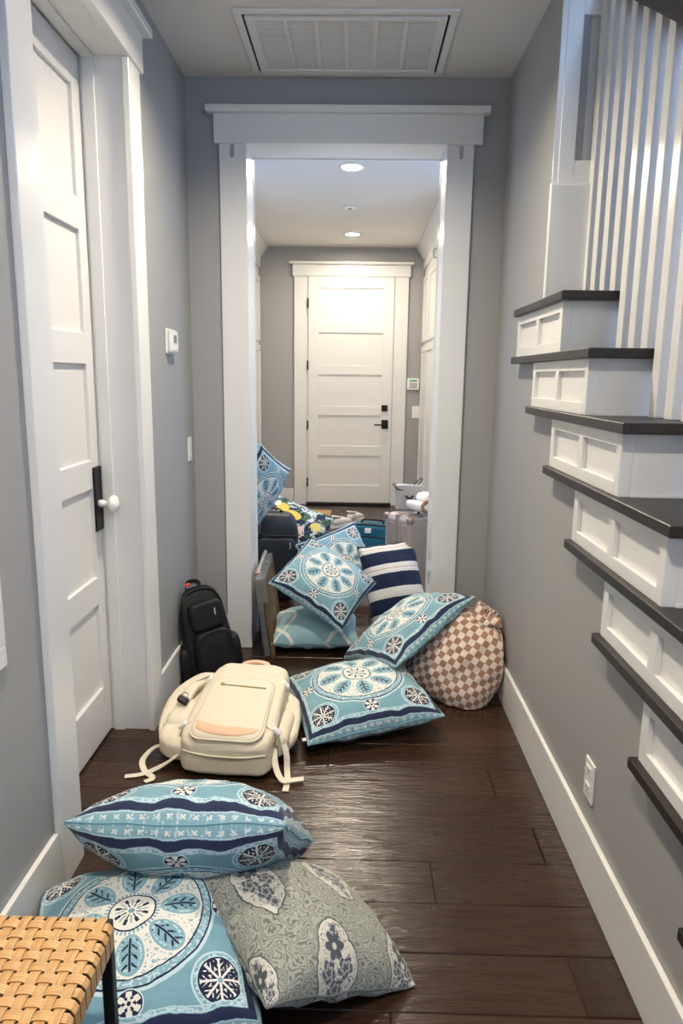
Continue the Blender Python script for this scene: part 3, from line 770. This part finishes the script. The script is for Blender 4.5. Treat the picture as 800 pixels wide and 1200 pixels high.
def pillow(name, lab, mat, sx, sy, T, Tb, loc, eul, seed=0, seammat=None, grp=None, tagged=False, **kw):
    t = thing(name, lab, 'pillow', loc, eul, grp)
    me, lp = pillow_me('cover', sx, sy, T, Tb, seed, **kw)
    obj('cover', me, M[mat], t)
    lp2 = [p for i, p in enumerate(lp) if i == 0 or (p-lp[i-1]).length > .002]
    obj('seam', tube_me('seam', lp2, .0026, 6, True), seammat or M['seam'], t)
    if tagged: box('care_tag', (-sx/2-.012, -sx/2+.012, -sy/2+.035, -sy/2+.055, -.002, .000), M['plastic'], t, 0)
    return t
M['seam'] = plain('blue_seam', (0.16, 0.33, 0.40), .85)
M['seamsage'] = plain('sage_seam', (0.16, 0.18, 0.165), .85); M['seamteal'] = plain('teal_seam', (0.22, 0.38, 0.42), .85)
M['seamnavy'] = plain('navy_seam', (0.02, 0.03, 0.07), .85); M['seamgreen'] = plain('green_seam', (0.05, 0.08, 0.08), .85)
G = 'blue medallion print pillows'
pillow('throw_pillow', 'blue medallion pillow lying flat on floor beside cream backpack', 'medallion', .545, .545, .118, .080, (.032, 2.741, .081), (.007, -.10, .268), 1, grp=G, tagged=True)
pillow('throw_pillow', 'blue medallion pillow tilted as a diamond on top of teal pillow', 'medallion', .445, .445, .105, .05, (-.149, 3.545, .337), (.375, .520, -.237), 2, grp=G)
pillow('throw_pillow', 'blue medallion pillow standing behind the diamond-tilted one in the doorway', 'medallion', .46, .46, .09, .08, (-.080, 4.32, .222), (1.05, -.22, .62), 3, grp=G)
pillow('throw_pillow', 'blue medallion pillow leaning on the brown checkered sack', 'medallion', .505, .505, .095, .050, (.253, 3.10, .257), (.500, -.289, -1.089), 4, grp=G)
pillow('throw_pillow', 'blue medallion pillow seen edge-on, lying across the front pillows', 'medallion', .53, .53, .128, .120, (-.39, 1.675, .199), (-.682, -.053, -.053), 5, grp=G)
pillow('throw_pillow', 'blue medallion pillow lying face up under the woven bench corner', 'medallion', .515, .515, .115, .080, (-.483, 1.40, .085), (.05, -.070, .245), 6, grp=G)
pillow('throw_pillow', 'blue medallion pillow propped highest in pile against left door jamb', 'medallion', .50, .50, .10, .09, (-.594, 4.025, .735), (2.046, .414, 1.282), 7, grp=G)
pillow('throw_pillow', 'sage grey floral pillow on the floor at the front', 'sage', .425, .425, .120, .060, (-.117, 1.478, .083), (.032, .40, .607), 8, M['seamsage'])
pillow('floor_pillow', 'pale teal pillow with white ogee lines under the diamond-tilted pillow', 'ogee', .45, .42, .120, .062, (-.195, 3.585, .064), (.0, .0, .05), 9, M['seamteal'])
pillow('striped_pillow', 'navy and white striped pillow leaning in front of rose suitcase', 'stripe', .34, .50, .10, .06, (.235, 3.94, .225), (1.02, -.12, .18), 10, M['seamnavy'])
pillow('floral_pillow', 'dark floral pillow with lemons and pink flower behind dark bag', 'lemon', .44, .44, .09, .06, (-.415, 4.60, .36), (.95, .30, -.35), 11, M['seamgreen'])

# brown checkered sack: two cloth panels tied at the top corner
def sack_def(p, q):
    x, y, z = p; w = q[1]
    if w > .70:
        t = min(1, (w-.70)/.17); t = t*t*(3-2*t); k = 1-.70*t
        if w > .88: k += .30*(w-.88)/.12
        fold = math.sin(x*90)*.010*t
        x *= k; z = z*(1-.45*t)+fold
        y += .03*t
    return (x, y, z)
def basis(yv, zv):
    y = Vector(yv).normalized(); z = Vector(zv); z = (z-y*z.dot(y)).normalized(); x = y.cross(z)
    return Matrix((x, y, z)).transposed().to_euler()
sk = thing('drawstring_sack', 'brown and cream checkered cloth sack slumped against right wall', 'sack', (.500, 2.99, .168), basis((.55, .25, .80), (-.25, -.86, .45)))
me, lp = pillow_me('cloth', .40, .46, .145, .13, 12, n=56, k=.02, wr=.013, pw=.78, deform=sack_def)
obj('cloth', me, M['check'], sk)
def clothband(name, pts, w, th, up=(0, 0, 1)):
    me = ribbon_me(name, pts, w, th, up, 8); l = me.uv_layers.new(name='UVMap')
    for lp in me.loops:
        c = me.vertices[lp.vertex_index].co; l.data[lp.index].uv = (c.x*2.2+.3, c.y*2.2+c.z*1.3)
    me.polygons.foreach_set('use_smooth', [True]*len(me.polygons)); return obj(name, me, M['check'], sk)
clothband('tie_band', [(-.085, .130, .075), (-.055, .165, .085), (.0, .172, .090), (.05, .160, .085), (.080, .120, .080), (.075, .085, .095)], .040, .014, (0, .3, 1))
clothband('tie_end', [(.0, .172, .09), (.035, .205, .085), (.075, .215, .06), (.095, .190, .045), (.080, .165, .05)], .045, .014, (0, .6, .8))
clothband('tie_end', [(-.01, .172, .09), (-.045, .215, .07), (-.05, .245, .04)], .045, .014, (0, .3, 1))

S_ = None
# ================================================================== BAGS (defined below)
def lz(x): return x
# ---- cream backpack, lying on its back
cb = thing('backpack', 'cream nylon backpack with tan leather patches lying on the floor', 'backpack', (-.445, 2.262, 0), (.055, 0, -.09))
cb.scale = (1.0, 1.10, 1.14)
def wrink(q, s, a): return a*(noise.noise(q*s)+.5*noise.noise(q*s*2.3))
def dmain(q):
    t = (q.y+.24)/.48
    q = Vector((q.x*(1-.10*t), q.y, q.z*(.85+.25*t))); q.z += wrink(q, 16, .010); q.x += wrink(q+Vector((3, 3, 3)), 18, .014); return q
obj('main_compartment', superell_me('main_compartment', .205, .245, .048, .45, .45, 56, 28, dmain, (-.075, .275, .052)), M['cream'], cb)
def dfront(q):
    t = (q.y+.22)/.44
    q = Vector((q.x*(1.0-.13*t*t), q.y-.012*(q.z < 0)*(1-t), q.z)); q.z += (.055*t+.020*math.sin(max(0, min(1, t))*PI))*(.5+.5*q.z/.055)+wrink(q, 14, .005); q.y += wrink(q+Vector((5, 1, 2)), 14, .008); q.x += wrink(q+Vector((1, 4, 2)), 16, .006); return q
obj('front_compartment', superell_me('front_compartment', .172, .240, .055, .26, .30, 64, 36, dfront, (.0, .238, .062)), M['cream'], cb)
def topz(x, y):
    t = y/.46; return .112+.020*math.sin(max(0, min(1, t))*PI)+.055*t
def slab_on(name, outline, h, mat, par, lift=.0):
    """a raised panel following the bag front; outline in local x,y"""
    n = len(outline); cxm = sum(p[0] for p in outline)/n; cym = sum(p[1] for p in outline)/n
    v, f = [], []; rings = [(1.0, -.02), (1.0, h*.55), (.97, h*.9), (.90, h), (.5, h*1.05)]
    for s, dz in rings:
        for p in outline:
            x = cxm+(p[0]-cxm)*s; y = cym+(p[1]-cym)*s; v.append((x, y, topz(x, y)+dz+lift))
    for r in range(len(rings)-1):
        for i in range(n): f.append((r*n+i, r*n+(i+1) % n, (r+1)*n+(i+1) % n, (r+1)*n+i))
    f.append(tuple((len(rings)-1)*n+i for i in range(n)))
    me = mesh(name, v, f, True); return obj(name, me, mat, par)
def rrect(x0, x1, y0, y1, r, tx=0.0, n=6):
    out = []
    for (cx, cy, a0) in ((x1-r, y1-r, 0), (x0+r, y1-r, 90), (x0+r, y0+r, 180), (x1-r, y0+r, 270)):
        for i in range(n+1):
            a = math.radians(a0+90*i/n); y = cy+r*math.sin(a); x = cx+r*math.cos(a); out.append((x*(1-tx*(y-y0)/(y1-y0)), y))
    return out
fp = slab_on('front_pocket', rrect(-.134, .134, .010, .318, .05, .10), .018, M['cream'], cb)
slab_on('leather_patch', [(-.120, .074), (-.112, .040), (-.06, .022), (0, .018), (.06, .021), (.105, .034), (.122, .052), (.06, .054), (0, .054), (-.06, .062)], .0215, M['tan'], fp)
obj('pocket_zip', tube_me('pocket_zip', [(x, .262-.06*(x+.09), topz(x, .26)+.0190) for x in (-.075, -.03, .02, .06, .095)], .0030, 6, n=4), M['zip'], fp)
box('zip_pull', (-.083, -.071, .256, .270, topz(0, .26)+.018, topz(0, .26)+.024), M['zip'], fp, .001)
obj('pocket_piping', tube_me('pocket_piping', [(p[0], p[1], topz(*p)+.010) for p in rrect(-.135, .135, .008, .320, .05, .10)], .0035, 6, True), M['creamweb'], fp)
slab_on('top_flap', rrect(-.142, .142, .325, .462, .055, .10), .012, M['cream'], cb, -.012)
obj('main_zip', tube_me('main_zip', [(p[0], p[1], topz(*p)-.030) for p in rrect(-.170, .170, .012, .474, .075, .13)], .005, 6, True), M['tan'], cb)
obj('grab_handle', ribbon_me('grab_handle', [(-.05, .455, .150), (-.045, .482, .158), (0, .490, .162), (.045, .482, .158), (.05, .455, .150)], .022, .006), M['tan'], cb)
for sx, y0 in ((-1, .085), (-1, .335), (1, .085), (1, .335)):
    w = .172-.02*(y0 > .2)
    s = obj('compression_strap', ribbon_me('compression_strap', [(sx*(w-.035), y0+.012, topz(0, y0)+.002), (sx*(w-.004), y0, topz(0, y0)-.014), (sx*(w+.012), y0-.004, .085), (sx*(w+.016), y0-.01, .045)], .022, .003, (sx*.6, 0, .8)), M['creamweb'], cb)
    b = superell_me('strap_buckle', .017, .012, .006, .4, .4, 16, 8)
    o = obj('strap_buckle', b, M['plastic'], s, (sx*(w+.002), y0, topz(0, y0)-.010), (0, sx*.7, 0))
# shoulder harness lying at the left, hip belt and loose webbing
def pad(name, pts, w, th, mat): return obj(name, ribbon_me(name, pts, w, th), mat, cb)
def pad_me(name, pts, w, th, n=6, seg=14):
    Pp = cr(pts, n); v, f = [], []
    for i, p in enumerate(Pp):
        t = (Pp[min(i+1, len(Pp)-1)]-Pp[max(i-1, 0)]).normalized(); sd = t.cross(Vector((0, 0, 1))).normalized(); up = sd.cross(t)
        e = math.sin(PI*min(1, max(0, i/(len(Pp)-1)))*.96+.06)**.35
        for k in range(seg):
            a = 2*PI*k/seg; v.append(p+sd*spw(math.cos(a), .6)*w/2*e*(1+.10*noise.noise(p*30))+up*spw(math.sin(a), .7)*th/2*e*(1+.3*noise.noise(p*24+Vector((1, 2, 3)))))
    m = len(Pp)
    for i in range(m-1):
        for k in range(seg): f.append((i*seg+k, i*seg+(k+1) % seg, (i+1)*seg+(k+1) % seg, (i+1)*seg+k))
    f += [tuple(range(seg-1, -1, -1)), tuple((m-1)*seg+k for k in range(seg))]
    return mesh(name, v, f, True)
obj('shoulder_strap', pad_me('shoulder_strap', [(-.15, .47, .10), (-.215, .44, .108), (-.268, .36, .095), (-.285, .25, .070), (-.262, .15, .050), (-.20, .09, .045)], .070, .034), M['cream'], cb)
obj('shoulder_strap_edge', tube_me('shoulder_strap_edge', [(-.19, .435, .125), (-.238, .375, .118), (-.258, .29, .098), (-.25, .20, .078), (-.22, .13, .066)], .0035, 6, n=4), M['creamweb'], cb)
obj('shoulder_strap', pad_me('shoulder_strap', [(-.20, .40, .115), (-.228, .33, .118), (-.235, .26, .108), (-.22, .19, .092)], .050, .026), M['cream'], cb)
obj('shoulder_strap', pad_me('shoulder_strap', [(.13, .42, .075), (.175, .34, .072), (.19, .24, .058), (.19, .16, .045), (.17, .10, .04)], .075, .050), M['cream'], cb)
obj('side_pocket', superell_me('side_pocket', .045, .10, .042, .6, .6, 24, 14, lambda q: Vector((q.x+wrink(q, 22, .006), q.y, q.z+wrink(q, 18, .006))), (.165, .19, .055)), M['cream'], cb)
obj('side_pocket', superell_me('side_pocket', .05, .09, .05, .6, .6, 24, 14, lambda q: Vector((q.x, q.y, q.z+wrink(q, 18, .006))), (-.225, .22, .06)), M['cream'], cb)
bk = obj('hip_buckle', superell_me('hip_buckle', .022, .014, .008, .4, .4, 16, 8, None), M['black'], cb, (-.228, .235, .128), (.2, .35, -.2))
obj('carabiner', tube_me('carabiner', [(-.018, .010, .004), (-.012, .026, .008), (.004, .026, .010), (.010, .010, .008)], .0025, 6, n=4), M['framesilver'], bk)
for pts in ([(-.195, .075, .055), (-.235, .085, .05), (-.29, .090, .030), (-.320, .055, .006), (-.290, .0, .004), (-.245, -.035, .004), (-.262, -.062, .004)],
            [(-.16, .06, .07), (-.19, .03, .04), (-.235, .02, .012), (-.29, -.02, .004), (-.345, -.040, .004)],
            [(.17, .13, .10), (.205, .09, .05), (.215, .06, .006), (.228, .0, .004), (.232, -.055, .004)],
            [(.165, .07, .07), (.185, .02, .03), (.215, -.01, .012), (.245, -.004, .012), (.285, .008, .012)],
            [(-.15, .47, .06), (-.22, .50, .05), (-.27, .46, .02)]):
    obj('loose_webbing', ribbon_me('loose_webbing', pts, .021, .0028), M['creamweb'], cb)
obj('base_panel', tube_me('base_panel', [(-.15, .010, .080), (-.08, -.006, .078), (0, -.010, .078), (.08, -.006, .078), (.15, .010, .080)], .0035, 6, n=4), M['creamweb'], cb)

# ---- black backpack standing in the corner
kb = thing('backpack', 'black nylon backpack standing in the corner against the left wall', 'backpack', (-.662, 3.13, 0), (-.10, -.12, .62))
def dblk(q):
    t = (q.z+.23)/.46
    return Vector((q.x*(1-.22*t*t), q.y*(1-.35*t*t)+.03*t, q.z))+Vector((wrink(q, 9, .006), wrink(q+Vector((2, 0, 0)), 9, .006), 0))
obj('body', superell_me('body', .150, .105, .235, .36, .4, 48, 26, dblk, (0, 0, .238)), M['blackcloth'], kb)
kb.scale = (.84, .86, .90)
def dpk(q): return Vector((q.x*(1-.15*(q.z+.13)/.26), q.y+.010*(q.z+.13)/.26, q.z))+Vector((0, wrink(q, 10, .006), 0))
fpk = obj('front_pocket', superell_me('front_pocket', .118, .045, .125, .4, .42, 40, 20, dpk, (0, -.105, .145)), M['blackcloth'], kb)
obj('upper_pocket', superell_me('upper_pocket', .095, .035, .075, .4, .42, 36, 16, None, (0, -.075, .345)), M['blackcloth'], kb)
obj('zip_tape', tube_me('zip_tape', [(-.115, -.05, .30), (-.11, -.045, .40), (-.07, -.03, .462), (0, -.02, .475), (.07, -.03, .462), (.11, -.045, .40), (.115, -.05, .30)], .006, 6, n=6), M['blackweb'], kb)
obj('zip_tape', tube_me('zip_tape', [(-.095, -.145, .16), (-.085, -.148, .245), (-.04, -.142, .268), (.04, -.142, .268), (.085, -.148, .245), (.095, -.145, .16)], .005, 6, n=6), M['blackweb'], fpk)
box('zip_pull', (.03, .038, -.132, -.125, .350, .385), M['framesilver'], kb, .001)
obj('side_pocket', superell_me('side_pocket', .03, .07, .09, .5, .5, 24, 14, None, (.150, -.01, .11)), M['blackcloth'], kb)
obj('side_pocket', superell_me('side_pocket', .03, .07, .09, .5, .5, 24, 14, None, (-.150, -.01, .11)), M['blackcloth'], kb)
hl = obj('grab_handle', ribbon_me('grab_handle', [(-.045, .06, .462), (-.04, .065, .492), (0, .07, .502), (.04, .065, .492), (.045, .06, .462)], .022, .006, (0, 1, .2)), M['blackweb'], kb)
box('red_tag', (-.050, -.010, .045, .075, .486, .500), M['red'], hl, .003, label='bright red tag')
for sx in (-1, 1):
    obj('shoulder_strap', ribbon_me('shoulder_strap', [(sx*.05, .10, .44), (sx*.07, .135, .36), (sx*.09, .14, .24), (sx*.11, .115, .12), (sx*.12, .09, .06)], .055, .012, (0, 1, .1)), M['blackweb'], kb)

# ---- navy bag in the pile
nb = thing('travel_bag', 'dark navy travel backpack wedged upright behind the leaning frames', 'bag', (-.55, 4.33, 0), (0, .06, .25))
def dnb(q):
    t = (q.z+.28)/.56
    return Vector((q.x*(1-.12*t*t), q.y*(1-.25*t*t), q.z))+Vector((wrink(q, 8, .006), wrink(q+Vector((2, 0, 0)), 8, .006), 0))
obj('body', superell_me('body', .185, .12, .28, .34, .38, 48, 26, dnb, (0, 0, .282)), M['navycloth'], nb)
obj('front_pocket', superell_me('front_pocket', .135, .045, .17, .36, .4, 40, 20, None, (.01, -.115, .26)), M['navycloth'], nb)
obj('compression_strap', ribbon_me('compression_strap', [(-.17, -.06, .44), (-.10, -.125, .445), (.0, -.145, .44), (.10, -.125, .435), (.17, -.06, .43)], .03, .004, (0, 0, 1)), M['blackweb'], nb)
obj('side_strap', ribbon_me('side_strap', [(-.085, -.06, .53), (-.088, -.125, .45), (-.088, -.170, .30), (-.088, -.165, .12)], .03, .004, (0, -1, .1)), M['blackweb'], nb)
obj('zip_pull', tube_me('zip_pull', [(.10, -.155, .40), (.105, -.16, .37), (.10, -.158, .36)], .004, 6, n=2), M['framesilver'], nb)
obj('top_handle', ribbon_me('top_handle', [(-.06, 0, .545), (-.05, 0, .58), (.05, 0, .58), (.06, 0, .545)], .026, .006, (0, 0, 1)), M['blackweb'], nb)

# ---- leaning frames inside the doorway
def leaning(lab, loc, rot, d, h, t, fm, side):
    a = thing('picture_frame', lab, 'picture frame', loc, rot)
    fw = .030
    boxes('frame', [(0, t, 0, d, 0, fw), (0, t, 0, d, h-fw, h), (0, t, 0, fw, fw, h-fw), (0, t, d-fw, d, fw, h-fw)], M[fm], a, .002)
    box('backing', (t*.3, t*.6, fw, d-fw, fw, h-fw), M[side], a, 0)
    return a
f1 = leaning('framed picture in plastic wrap leaning against the left door jamb', (-.408, 3.365, .0), (0, -.12, .05), .52, .40, .022, 'framewood', 'framewood')
boxes('plastic_wrap', [(-.030, -.002, -.010, .53, .004, .408), (-.002, .024, -.010, -.001, .285, .408), (-.030, .024, -.004, .53, .402, .409)], M['wrap'], f1, .004)
f2 = leaning('silver framed picture leaning behind the plastic-wrapped one', (-.466, 3.47, .0), (0, -.08, .04), .5, .405, .018, 'framesilver', 'framesilver')
M['redprint'] = None
def mat_redprint():
    m, nt, b = new_mat('red_patterned_edge'); v = coord(nt, 'Object'); n, _ = tex_noise(nt, 45, 3, v)
    setv(nt, b.inputs['Base Color'], mixc(nt, n > .5, (0.55, 0.50, 0.42), (0.34, 0.08, 0.05))); b.inputs['Roughness'].default_value = .5; return m
M['redprint'] = mat_redprint()
box('patterned_corner', (-.001, .019, -.006, .06, .34, .409), M['redprint'], f2, .002)

# ---- rose gold suitcase with things on top
ang = math.atan2(.18, -.133)   # ribbed face runs back-left from the near corner
rs = thing('hard_suitcase', 'rose gold ribbed hard-shell suitcase standing behind the right door jamb', 'suitcase', (.322, 4.005, 0), (0, 0, ang-PI/2))
SW, SD, SH = .40, .235, .60      # local x: width (to the right/back), local y: depth along ribbed face
def dsc(q): return q
obj('shell', superell_me('shell', SW/2, SD/2, (SH-.05)/2, .16, .16, 56, 28, None, (SW/2, SD/2, .05+(SH-.05)/2)), M['rose'], rs)
for i in range(7):
    y = .035+i*(SD-.07)/6
    box('rib', (-.004, .004, y-.007, y+.007, .09, SH-.05), M['rose'], rs, .003)
for i in range(9):
    x = .05+i*(SW-.10)/8
    box('rib', (x-.007, x+.007, -.004, .004, .09, SH-.05), M['rose'], rs, .003)
box('zip_band', (-.003, SW+.003, SD/2-.008, SD/2+.008, .06, SH+.003), M['roseedge'], rs, .003)
for (x, y) in ((0, 0), (0, SD), (SW, 0), (SW, SD)):
    obj('corner_guard', superell_me('corner_guard', .019, .019, .019, .5, .5, 16, 10, None, (x*.92+SW*.04, y*.88+SD*.06, SH-.022)), M['roseedge'], rs)
    w = obj('wheel', lathe_me('wheel', [(0, -.012), (.02, -.012), (.024, -.006), (.024, .006), (.02, .012), (0, .012)], 16, 'X'), M['black'], rs, (x*.8+SW*.1, y*.76+SD*.12, .0245))
    box('wheel_fork', (-.014, .014, -.012, .012, .018, .045), M['black'], w, .003)
obj('top_handle', ribbon_me('top_handle', [(.13, SD*.3, SH-.002), (.14, SD*.3, SH+.018), (.26, SD*.3, SH+.018), (.27, SD*.3, SH-.002)], .02, .006, (0, 0, 1), 5), M['black'], rs)
pb = thing('paper_bag', 'crumpled grey paper bag with black marks standing on rose suitcase', 'paper bag', (.335, 4.27, .601), (0, 0, -.05))
def crum(q): return q+Vector((wrink(q, 25, .010), wrink(q+Vector((4, 0, 0)), 25, .008), wrink(q+Vector((0, 7, 0)), 20, .006)*(q.z > -.06)))
obj('body', superell_me('body', .080, .035, .076, .12, .15, 40, 18, crum, (0, 0, .078)), M['paper'], pb)
obj('printed_mark', ribbon_me('printed_mark', [(-.022, -.048, .093), (-.008, -.049, .080), (.010, -.049, .080), (.024, -.048, .095)], .011, .004, (0, -1, 0)), M['black'], pb)
obj('printed_mark', ribbon_me('printed_mark', [(-.015, -.048, .050), (-.008, -.049, .038), (.006, -.048, .026)], .012, .004, (0, -1, 0)), M['black'], pb)
obj('cord_handle', tube_me('cord_handle', [(.025, -.01, .15), (.045, -.012, .175), (.068, -.014, .196), (.078, -.012, .190), (.060, -.01, .165), (.045, -.008, .15)], .0028, 6, n=4), M['black'], pb)
obj('cord_handle', tube_me('cord_handle', [(-.04, -.038, .125), (-.075, -.045, .135), (-.098, -.04, .152), (-.095, -.038, .165), (-.082, -.036, .150), (-.078, -.036, .13)], .0028, 6, n=4), M['black'], pb)
vh = thing('sun_visor', 'white and brown sun visor lying on rose suitcase', 'hat', (.405, 4.105, .606), (0, 0, .25))
obj('brim', superell_me('brim', .100, .085, .030, .6, 1.0, 36, 14, lambda q: Vector((q.x, q.y, q.z+.02*(q.x/.1)**2)), (0, 0, .046)), M['hatwhite'], vh)
obj('leather_band', tube_me('leather_band', [(.105*math.cos(a)*.62+.035, -.060+.030*math.sin(a)*.4-.02, .055+.036*math.sin(a)) for a in [2*PI*i/24 for i in range(24)]], .011, 8, True), M['brown'], vh)
obj('crown_cloth', superell_me('crown_cloth', .060, .05, .028, .8, .9, 24, 12, crum, (.03, .03, .094)), M['hatwhite'], vh)

# ---- teal soft case
tc = thing('soft_suitcase', 'teal fabric suitcase with black trim beside the rose suitcase', 'suitcase', (.155, 5.50, 0), (0, 0, -.28))
obj('body', superell_me('body', .185, .10, .128, .22, .28, 48, 24, lambda q: Vector((q.x*(1-.10*((q.z+.128)/.256)**3), q.y, q.z)), (0, 0, .130)), M['tealcloth'], tc)
pk = obj('front_pocket', superell_me('front_pocket', .165, .030, .078, .3, .34, 40, 16, None, (0, -.095, .090)), M['tealcloth'], tc)
obj('pocket_zip', tube_me('pocket_zip', [(-.155, -.118, .11), (-.14, -.120, .158), (-.06, -.122, .170), (.06, -.122, .170), (.14, -.120, .158), (.155, -.118, .11)], .005, 6, n=6), M['black'], pk)
obj('edge_piping', tube_me('edge_piping', [(-.182, -.085, .04), (-.178, -.088, .16), (-.150, -.088, .243), (-.06, -.088, .258), (.06, -.088, .258), (.150, -.088, .243), (.178, -.088, .16), (.182, -.085, .04)], .006, 6, n=6), M['black'], tc)
obj('carry_handle', ribbon_me('carry_handle', [(-.09, -.02, .255), (-.07, -.02, .285), (.07, -.02, .285), (.09, -.02, .255)], .03, .010, (0, 0, 1)), M['black'], tc)
box('luggage_label', (-.040, .010, -.112, -.098, .196, .232), M['plastic'], tc, .002)

# ---- sneakers and mat
def shoe(lab, loc, rz, rx=0):
    s = thing('sneaker', lab, 'shoe', loc, (rx, 0, rz), 'sneakers by the far door')
    out = []
    for i in range(28):
        a = 2*PI*i/28; y = .140*math.cos(a); x = (.046 if y > 0 else .036)*spw(math.sin(a), .8)+.006*math.sin(y*14); out.append((x, y))
    me = prism_me('sole', out, 2, 0, .028); obj('sole', me, M['shoesole'], s)
    def du(q):
        t = (q.y+.135)/.27; hgt = 1.0-.52*t if t > .35 else .82+.05*t
        return Vector((q.x*(.86+.18*t), q.y, q.z*hgt-(1-hgt)*.045))
    u = obj('upper', superell_me('upper', .042, .132, .048, .75, .7, 32, 16, du, (0, 0, .066)), M['shoe'], s)
    obj('ankle_collar', tube_me('ankle_collar', [(.030*math.cos(a), -.07+.048*math.sin(a), .106-.01*math.sin(a)) for a in [2*PI*i/16 for i in range(16)]], .008, 8, True), M['shoe'], s)
    obj('ankle_opening', lathe_me('ankle_opening', [(0, 0), (.030, 0), (.028, .004), (0, .004)], 16), M['brown'], s, (0, -.07, .101))
    for i in range(4): obj('lace', tube_me('lace', [(-.026, .0+i*.022, .085-i*.006), (0, .006+i*.022, .098-i*.008), (.026, .0+i*.022, .085-i*.006)], .004, 6, n=3), M['hatwhite'], s)
    return s
shoe('pale sneaker on the floor left of the teal suitcase, nearer one', (-.120, 6.55, 0), -.75)
shoe('pale sneaker tucked behind the other one near the teal suitcase', (.010, 6.80, 0), -.55)
jm = thing('door_mat', 'woven jute mat on the floor in front of the far door', 'mat', (-.60, 6.82, 0))
box('weave', (-.36, .36, -.45, .45, 0, .020), M['jute'], jm, .008)
obj('bound_edge', tube_me('bound_edge', [(-.355, -.445, .012), (.355, -.445, .012), (.355, .445, .012), (-.355, .445, .012)], .012, 8, True), M['jute'], jm)

# ================================================================== WOVEN BENCH
bz = .45; bx1, by1 = -.415, 1.085; bx0, by0 = XL+.018, .02
bn = thing('woven_bench', 'bench with woven cane seat and black iron frame at lower left', 'bench', (bx0, by0, 0), (0, 0, .0))
BWX, BWY = bx1-bx0, by1-by0
bars = [(0, BWX, 0, .018, bz-.05, bz-.006), (0, BWX, BWY-.018, BWY, bz-.05, bz-.006), (0, .018, .018, BWY-.018, bz-.05, bz-.006), (BWX-.018, BWX, .018, BWY-.018, bz-.05, bz-.006)]
for b in bars: box('rail', b, M['iron'], bn, .002)
for (x, y) in ((0, 0), (BWX-.02, 0), (0, BWY-.02), (BWX-.02, BWY-.02)): box('leg', (x, x+.02, y, y+.02, 0, bz-.001), M['iron'], bn, .002)
box('hole_shade_panel', (.018, BWX-.018, .018, BWY-.018, bz-.045, bz-.040), M['iron'], bn, 0)  # added black board; stands in for the shade seen through the weave holes
P = .0222; SWD = .0168; amp = .0018
def strap(L, par, n, half):
    """a woven strap along +x from 0 to L, wrapping down over both rails"""
    pts = []
    pts += [(.010, -.050), (-.0035, -.046), (-.0035, -.010), (.002, -.002)]
    m = n*4
    for i in range(m+1):
        x = .010+(L-.020)*i/m
        z = amp*max(-1, min(1, 1.5*math.cos(PI*(x-half)/P+par*PI)))
        pts.append((x, z))
    pts += [(L-.002, -.002), (L+.0035, -.010), (L+.0035, -.046), (L-.010, -.050)]
    v, uv, f = [], [], []; s = 0
    th = .0022
    for i, (x, z) in enumerate(pts):
        if i: s += math.hypot(x-pts[i-1][0], z-pts[i-1][1])
        a = pts[max(i-1, 0)]; b = pts[min(i+1, len(pts)-1)]; tx, tz = b[0]-a[0], b[1]-a[1]; l = math.hypot(tx, tz) or 1; nx, nz = -tz/l*th/2, tx/l*th/2
        for (wy, sg, wv) in ((-.5, -1, 0), (-.5, 1, 0), (-.25, 1.12, .25), (0, 1.15, .5), (.25, 1.12, .75), (.5, 1, 1), (.5, -1, 1)):
            v.append((x+nx*sg, wy*SWD, z+nz*sg)); uv.append((s, wv))
    k = 7
    for i in range(len(pts)-1):
        for j in range(k): f.append((i*k+j, i*k+(j+1) % k, (i+1)*k+(j+1) % k, (i+1)*k+j))
    me = mesh('cane_strap', v, f, False, uv); bm = bmesh.new(); bm.from_mesh(me); bmesh.ops.recalc_face_normals(bm, faces=bm.faces[:]); bm.to_mesh(me); bm.free()
    me.materials.append(M['cane']); return me
nx_ = int((BWX-.012)/P); ny_ = int((BWY-.012)/P)
sx0 = (BWX-nx_*P)/2+P/2; sy0 = (BWY-ny_*P)/2+P/2
A = [strap(BWX, p, nx_, sx0) for p in (0, 1)]; B_ = [strap(BWY, p, ny_, sy0) for p in (0, 1)]
for j in range(ny_): obj('cane_strap', A[j % 2], None, bn, (0, sy0+j*P, bz))
for i in range(nx_): obj('cane_strap', B_[(i+1) % 2], None, bn, (sx0+i*P, 0, bz), (0, 0, PI/2))

# ================================================================== soft things flatten where they touch floor and walls
def settle(root, zmin=.003, xmin=None, xmax=None):
    bpy.context.view_layer.update()
    todo = list(root.children)
    while todo:
        o = todo.pop(); todo += list(o.children)
        if o.type != 'MESH': continue
        mw = o.matrix_world; inv = mw.inverted(); ch = False
        for v in o.data.vertices:
            p = mw @ v.co; q = p.copy()
            if q.z < zmin: q.z = zmin+.004*math.tanh((q.z-zmin)*8)*.5+.002
            if xmin is not None and q.x < xmin: q.x = xmin-.003*math.tanh((xmin-q.x)*10)
            if xmax is not None and q.x > xmax: q.x = xmax+.003*math.tanh((q.x-xmax)*10)
            if (q-p).length > 1e-7: v.co = inv @ q; ch = True
        if ch: o.data.update()
for r in [o for o in C.objects if o.parent is None and o.get('category') in ('pillow', 'sack')]:
    settle(r, .003, XL+.025 if r.location.y < 3.4 else None, XR-.020 if r.location.y < 3.4 else None)
settle(kb, .003, XL+.018); settle(cb, .003, XL+.004)
